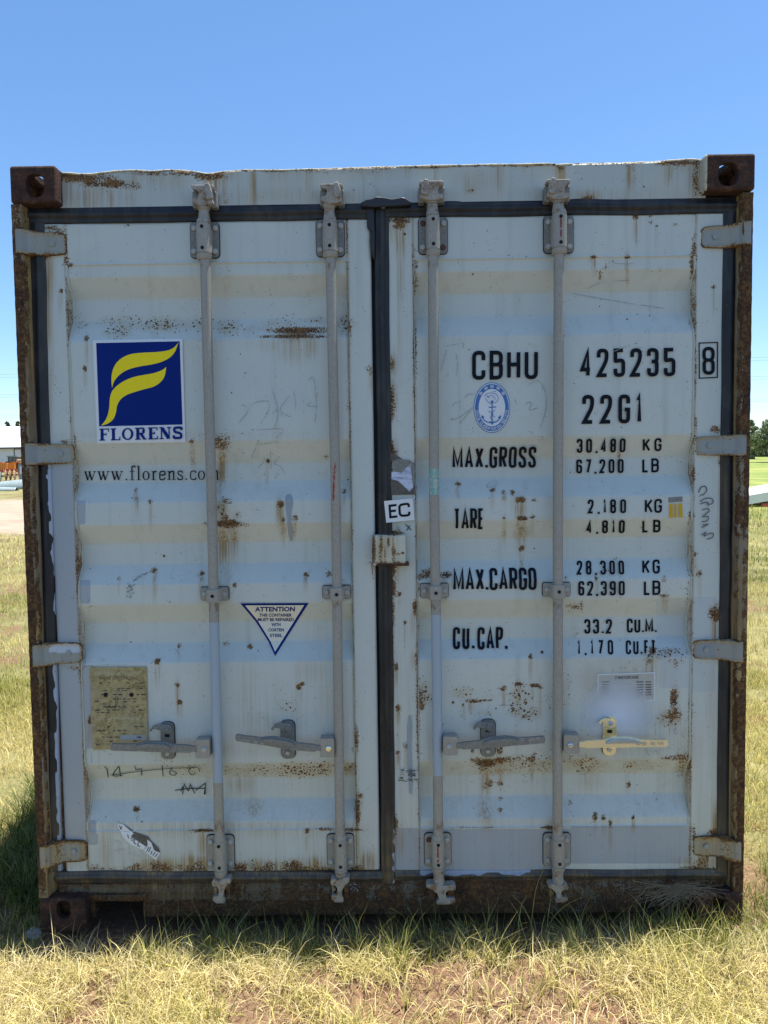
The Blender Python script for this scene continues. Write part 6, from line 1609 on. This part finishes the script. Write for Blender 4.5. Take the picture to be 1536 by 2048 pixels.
# orange slatted harrow racks
def rack(px0, py0, px1, py1, Yr, label, nb=9):
    t = empty('implement_rack'); tag(t, label, 'farm implement')
    a, b = at(px0, py0, Yr), at(px1, py1, Yr); g = float(ground_z(a.x, Yr)); zb_ = b.z
    MB().box((a.x, Yr, a.z-.12), (b.x, Yr+.15, a.z)).box((a.x, Yr, zb_), (b.x, Yr+.15, zb_+.12)).build('frame', M['orange'], t)
    for k in range(nb):
        x = a.x+(b.x-a.x)*(k+.5)/nb; MB().box((x-.12, Yr-.05, zb_), (x+.1, Yr+.02, a.z+random.uniform(-.05, .08))).build('upright', M['orange'], t)
    MB().box((a.x, Yr+1.2, zb_-.05), (b.x, Yr+1.35, a.z)).build('rear_frame', M['orange'], t)
    MB().box((a.x+.1, Yr+.1, g), (a.x+.25, Yr+.25, zb_)).box((b.x-.25, Yr+.1, g), (b.x-.1, Yr+.25, zb_)).build('leg', M['orange'], t)
rack(-22, 926, 15, 944, 58, 'orange slatted implement at the left edge beyond the culvert pipe', 8)
rack(17, 925, 40, 943, 60, 'orange slatted implement right of the other, before the warehouse', 7)
t = empty('hay_trailer'); tag(t, 'tan loaded trailer half hidden behind the orange implements', 'trailer')
a, b = at(32, 917.5, 66), at(70, 926, 66); g = float(ground_z(a.x, 66))
MB().box((a.x, 66, b.z), (b.x, 68, a.z-.05)).build('load', M['tan'], t, bevel=.1); MB().box((a.x, 65.9, b.z-.2), (b.x, 68.1, b.z)).build('bed', M['redp'], t)
for x in (a.x+.5, b.x-.6): MB().cyl((x, 65.8, g+.4), (x, 66.1, g+.4), .4, 14).build('wheel', M['tyre'], t)
# grey cabinet
t = empty('steel_cabinet'); tag(t, 'grey-green steel cabinet standing beside the red scrap, nearest the container', 'cabinet')
a, b = at(36, 928, 46), at(58, 966, 46)
MB().box((a.x, 46, ground_z(a.x, 46)-.05), (b.x, 47, a.z)).build('body', M['dull'], t, bevel=.02)
MB().box((a.x+.12, 45.97, a.z-.65), (a.x+.5, 45.99, a.z-.15)).build('window', M['shed_wall'], t); MB().box((a.x, 45.96, a.z), (b.x, 47.02, a.z+.05)).build('lid', M['trim'], t)
# red and brown scrap implements: discs on a beam
def discs(px0, px1, py, Yr, mat, label):
    t = empty('disc_harrow'); tag(t, label, 'farm implement')
    a, b = at(px0, py, Yr), at(px1, py, Yr); g = float(ground_z(a.x, Yr)); r = .42
    n_ = max(3, int((b.x-a.x)/.34))
    MB().box((a.x, Yr-.08, g+r+.28), (b.x, Yr+.08, g+r+.42)).build('beam', M['redp'], t)
    MB().path([(a.x, Yr, g+r), (b.x, Yr, g+r)], .05, 6).build('axle', M['tyre'], t)
    for k in range(n_):
        x = a.x+(b.x-a.x)*(k+.5)/n_; MB().path([(x-.04, Yr, g+r), (x+.04, Yr+.02, g+r)], [r, r*.6], 14).build('disc', mat, t)
    for k in (0.2, .8):
        x = a.x+(b.x-a.x)*k; MB().box((x-.04, Yr-.04, g+r), (x+.04, Yr+.04, g+r+.3)).build('hanger', M['redp'], t)
    MB().path([(a.x, Yr, g+r+.35), (a.x+(b.x-a.x)*.5, Yr-1.8, g+.5)], .06, 6).build('drawbar', M['redp'], t)
discs(-30, 8, 958, 47, M['steel'], 'red framed disc harrow at the left edge of the scrap row'); discs(9, 35, 958, 50, M['tan'], 'rusty disc harrow left of the grey-green cabinet')
# sheet-metal culvert halves lying on the grass
def culvert(px0, px1, py0, py1, Yr, r0, r1, label, lift=0):
    a, b = at(px0, py0, Yr), at(px1, py1, Yr); n_ = 40; m = 14; V = []; Q = []
    g = float(ground_z((a.x+b.x)/2, Yr))
    for i_ in range(n_+1):
        t = i_/n_; x = a.x+(b.x-a.x)*t; rr = (r0+(r1-r0)*t)*(1+.02*math.cos(i_*2.2))
        for k in range(m+1):
            q_ = math.pi*(k/m); V.append((x, Yr-rr*math.cos(q_)*1.2, g+lift+rr*math.sin(q_)))
        for k in range(m):
            if i_: u = i_*(m+1)+k; Q.append((u-m-1, u-m, u+1, u))
    o = link('culvert_sheet', npmesh('culvert_sheet', V, Q), M['steel'], smooth=True); md = o.modifiers.new('s', 'SOLIDIFY'); md.thickness = .012
    tag(o, label, 'culvert')
culvert(-60, 56, 975, 975, 38, .22, .52, 'long tapering galvanised culvert half lying on the grass'); culvert(-90, 34, 978, 978, 36, .30, .16, 'smaller galvanised sheet half lying in front at the left edge')

# ------------------------------------------------------------------ power lines
M['wire'] = simple('power_cable', (.10, .12, .14), .6)
Yp = 160.0
for k, ((l, r), w) in enumerate((((749, 714), 'uppermost'), ((755, 720), 'second from the top'), ((790, 752), 'third from the top'), ((795, 757.5), 'fourth from the top'), ((831, 797), 'fifth from the top'), ((836.5, 802), 'lowest'))):
    a, b = pt(-40, l, Yp), pt(1570, r-1, Yp); P_ = []
    d_ = (b-a); a2 = a-d_*.3; b2 = b+d_*.3
    for j in range(41):
        t = j/40; p = a2.lerp(b2, t); sag = 1.5*((2*t-1)**2-.39); P_.append((p.x, p.y, p.z+sag))
    o = MB().path(P_, .020, 5).build('power_line', M['wire'])
    tag(o, '%s overhead wire crossing the sky on both sides of the container' % w, 'power line', 'overhead power lines')

# ------------------------------------------------------------------ trees
def mk_leaf(name, a, b):
    s = NT(name); n = s.noise(1.2, 4, .6); q = s.attr('lum').outputs['Fac']
    return s.done(s.mix(q, a, b), .7, 0, None, .2)
M['leaf'] = mk_leaf('oak_leaves', (.10, .13, .07), (.26, .30, .17)); M['leaf_far'] = mk_leaf('far_leaves', (.05, .08, .04), (.11, .15, .075))
M['bark'] = simple('dark_bark', (.05, .042, .035), .95, var=.2, scale_=3)
def tree(x, y, h, rx, label, nl=5200, leaf='leaf', trunk_h=.28, lean=0.0, size=.16, low=.12):
    g = float(ground_z(x, y)); t = empty('oak_tree', (0, 0, 0)); tag(t, label, 'tree', 'trees beyond the meadow')
    mb = MB(); r0 = h*.04
    mb.path([(x, y, g-.2), (x+lean*.3, y, g+h*trunk_h*.6), (x+lean, y, g+h*trunk_h)], [r0*1.4, r0, r0*.85], 9)
    ends = []
    for k in range(9):
        a = 2*math.pi*k/9+random.uniform(-.3, .3); rr = rx*random.uniform(.45, .85); zz = h*random.uniform(.45, .9)
        e = (x+lean+rr*math.cos(a), y+rr*math.sin(a), g+zz); ends.append(e)
        m_ = (x+lean+rr*.45*math.cos(a), y+rr*.45*math.sin(a), g+h*trunk_h+(zz-h*trunk_h)*.6)
        mb.path([(x+lean, y, g+h*trunk_h*.95), m_, e], [r0*.5, r0*.28, r0*.08], 6)
    mb.build('trunk', M['bark'], t, smooth=True)
    cl = []
    for k in range(34):
        a = random.uniform(0, 2*math.pi); u = random.random()**.5; zz = random.uniform(low, 1)
        w = math.sqrt(max(.05, 1-((zz-.5)/.6)**2)); cl.append((x+lean+rx*u*w*math.cos(a), y+rx*u*w*math.sin(a), g+h*zz, rx*random.uniform(.16, .30)))
    cl = np.array(cl); ix = rng.integers(0, len(cl), nl)
    d = rng.normal(0, 1, (nl, 3)); d /= np.linalg.norm(d, axis=1)[:, None]; rad = rng.random(nl)**.45
    C = cl[ix, :3]+d*(cl[ix, 3]*rad)[:, None]*np.array([1, 1, .75])
    n1 = rng.normal(0, 1, (nl, 3)); n1 /= np.linalg.norm(n1, axis=1)[:, None]; n2 = np.cross(n1, rng.normal(0, 1, (nl, 3))); n2 /= np.linalg.norm(n2, axis=1)[:, None]
    s_ = (size*rng.uniform(.6, 1.3, nl))[:, None]
    V = np.stack([C-n1*s_, C+n2*s_*.6, C+n1*s_, C-n2*s_*.6], 1).reshape(-1, 3)
    Q = np.arange(nl*4).reshape(-1, 4); me = npmesh('crown', V, Q)
    me.attributes.new('lum', 'FLOAT', 'POINT').data.foreach_set('value', np.repeat(np.clip(.25+.4*rng.random(nl)+.4*rng.random(len(cl))[ix], 0, 1), 4).astype(np.float32))
    link('crown', me, M[leaf], t)
def treepx(pxc, pyb, pyt, pxw, Y, label, **k):
    b = pt(pxc, pyb, Y); tp = pt(pxc, pyt, Y); r = (pt(pxc+pxw/2, pyb, Y).x-b.x)
    tree(b.x, Y, tp.z-float(ground_z(b.x, Y)), r, label, **k)
treepx(1507, 914, 856, 46, 88, 'rounded bushy oak right beside the container edge', low=-.02, trunk_h=.15, size=.13, nl=9000)
treepx(1556, 918, 842, 100, 72, 'large dark-trunked oak at the right edge of the photo', low=.32, trunk_h=.34, size=.13, nl=12000)
treepx(1498, 905, 842, 22, 100, 'slim tree top showing against the sky just right of the container', low=.4, size=.2, nl=2500)
treepx(1530, 914, 872, 60, 104, 'low dense thicket filling the gap behind the two nearest oaks', low=-.05, trunk_h=.1, size=.16, nl=6000)
treepx(1640, 914, 840, 90, 95, 'broad oak farther to the right beyond the meadow')
treepx(18, 868, 846, 16, 330, 'small round tree above the warehouse roof at the left', leaf='leaf_far', nl=1200, size=.8, low=0)
treepx(39, 868, 845, 20, 330, 'dark clump of trees above the warehouse roof beside the container', leaf='leaf_far', nl=1500, size=.8, low=0)
treepx(-20, 868, 848, 40, 340, 'wide tree above the warehouse roof beyond the left edge', leaf='leaf_far', nl=1200, size=.8, low=0)
# distant ridges
def ridge(Y, x0, x1, base, amp, mat, seed):
    xs = np.linspace(x0, x1, 160); z = base+amp*(vnoise(xs/900, xs*0, 1, seed)+.35*vnoise(xs/220, xs*0, 1, seed+1))
    V = np.concatenate([np.stack([xs, xs*0+Y, z*0-40], 1), np.stack([xs, xs*0+Y+120, z], 1), np.stack([xs, xs*0+Y+900, z*0-40], 1)]); n = len(xs); i = np.arange(n-1)
    Q = np.concatenate([np.stack([i, i+1, i+1+n, i+n], 1), np.stack([i+n, i+1+n, i+1+2*n, i+2*n], 1)])
    tag(link('hills', npmesh('hills', V, Q), mat, smooth=True), kind='structure')
M['hill'] = simple('hill_scrub', (.065, .085, .055), .9, var=.15, scale_=.01)
zr = pt(1520, 853, 3600).z; ridge(3600, -3500, 4200, zr-40, 46, M['hill'], 101)

# ------------------------------------------------------------------ flatbed trailer on the right
t = empty('flatbed_trailer'); tag(t, 'low flatbed trailer with a white deck edge standing in the grass right of the container', 'trailer')
Yf = 20.0
a, b = pt(1486, 993, Yf), pt(1486, 1011, Yf); c = pt(1620, 969, Yf)
L_ = 7.5; ang = math.atan2(c.z-a.z, c.x-a.x); g = float(ground_z(a.x+2, Yf))
zt_ = lambda x: a.z+(x-a.x)*math.tan(ang)
x0, x1 = a.x-.6, a.x+L_
th_ = a.z-b.z
def slab(x0, x1, y0, y1, o0, o1): return [(x0, y0, zt_(x0)+o0), (x1, y0, zt_(x1)+o0), (x1, y1, zt_(x1)+o0), (x0, y1, zt_(x0)+o0), (x0, y0, zt_(x0)+o1), (x1, y0, zt_(x1)+o1), (x1, y1, zt_(x1)+o1), (x0, y1, zt_(x0)+o1)]
FB = [(0, 3, 2, 1), (4, 5, 6, 7), (0, 1, 5, 4), (1, 2, 6, 5), (2, 3, 7, 6), (3, 0, 4, 7)]
MB().add(slab(x0, x1, Yf, Yf+.06, -th_, 0), FB).build('side_rail', M['whitep'], t)
MB().add(slab(x0, x1, Yf+2.1, Yf+2.16, -th_, 0), FB).build('side_rail', M['whitep'], t)
for k in range(18):
    xx = x0+(x1-x0)*k/18; MB().add(slab(xx+.01, xx+(x1-x0)/18-.01, Yf+.06, Yf+2.1, -.06, -.012), FB).build('deck_plank', M['whitep'], t)
for k in range(5):
    xx = x0+.3+(x1-x0-.6)*k/4; MB().add(slab(xx, xx+.08, Yf+.1, Yf+2.06, -th_-.02, -.065), FB).build('cross_bar', M['trim'], t)
for xx in (x0+2.6, x0+3.5):
    for yy in (Yf+.25, Yf+1.7): MB().cyl((xx, yy, g+.30), (xx, yy+.22, g+.30), .30, 18).build('wheel', M['tyre'], t)
    MB().box((xx-.05, Yf+.3, g+.25), (xx+.05, Yf+1.8, g+.35)).build('axle', M['trim'], t)
q0 = pt(1524, 1004, Yf-.02)
MB().box((q0.x, Yf-.05, q0.z-.16), (q0.x+.22, Yf-.01, q0.z-.05)).build('tail_light', M['redp'], t)
MB().box((x0-1.2, Yf+1.0, zt_(x0)-th_), (x0, Yf+1.12, zt_(x0)-th_+.1)).build('drawbar', M['trim'], t)
MB().box((x0-1.15, Yf+1.0, g), (x0-1.05, Yf+1.1, zt_(x0)-th_)).build('jack_leg', M['trim'], t)
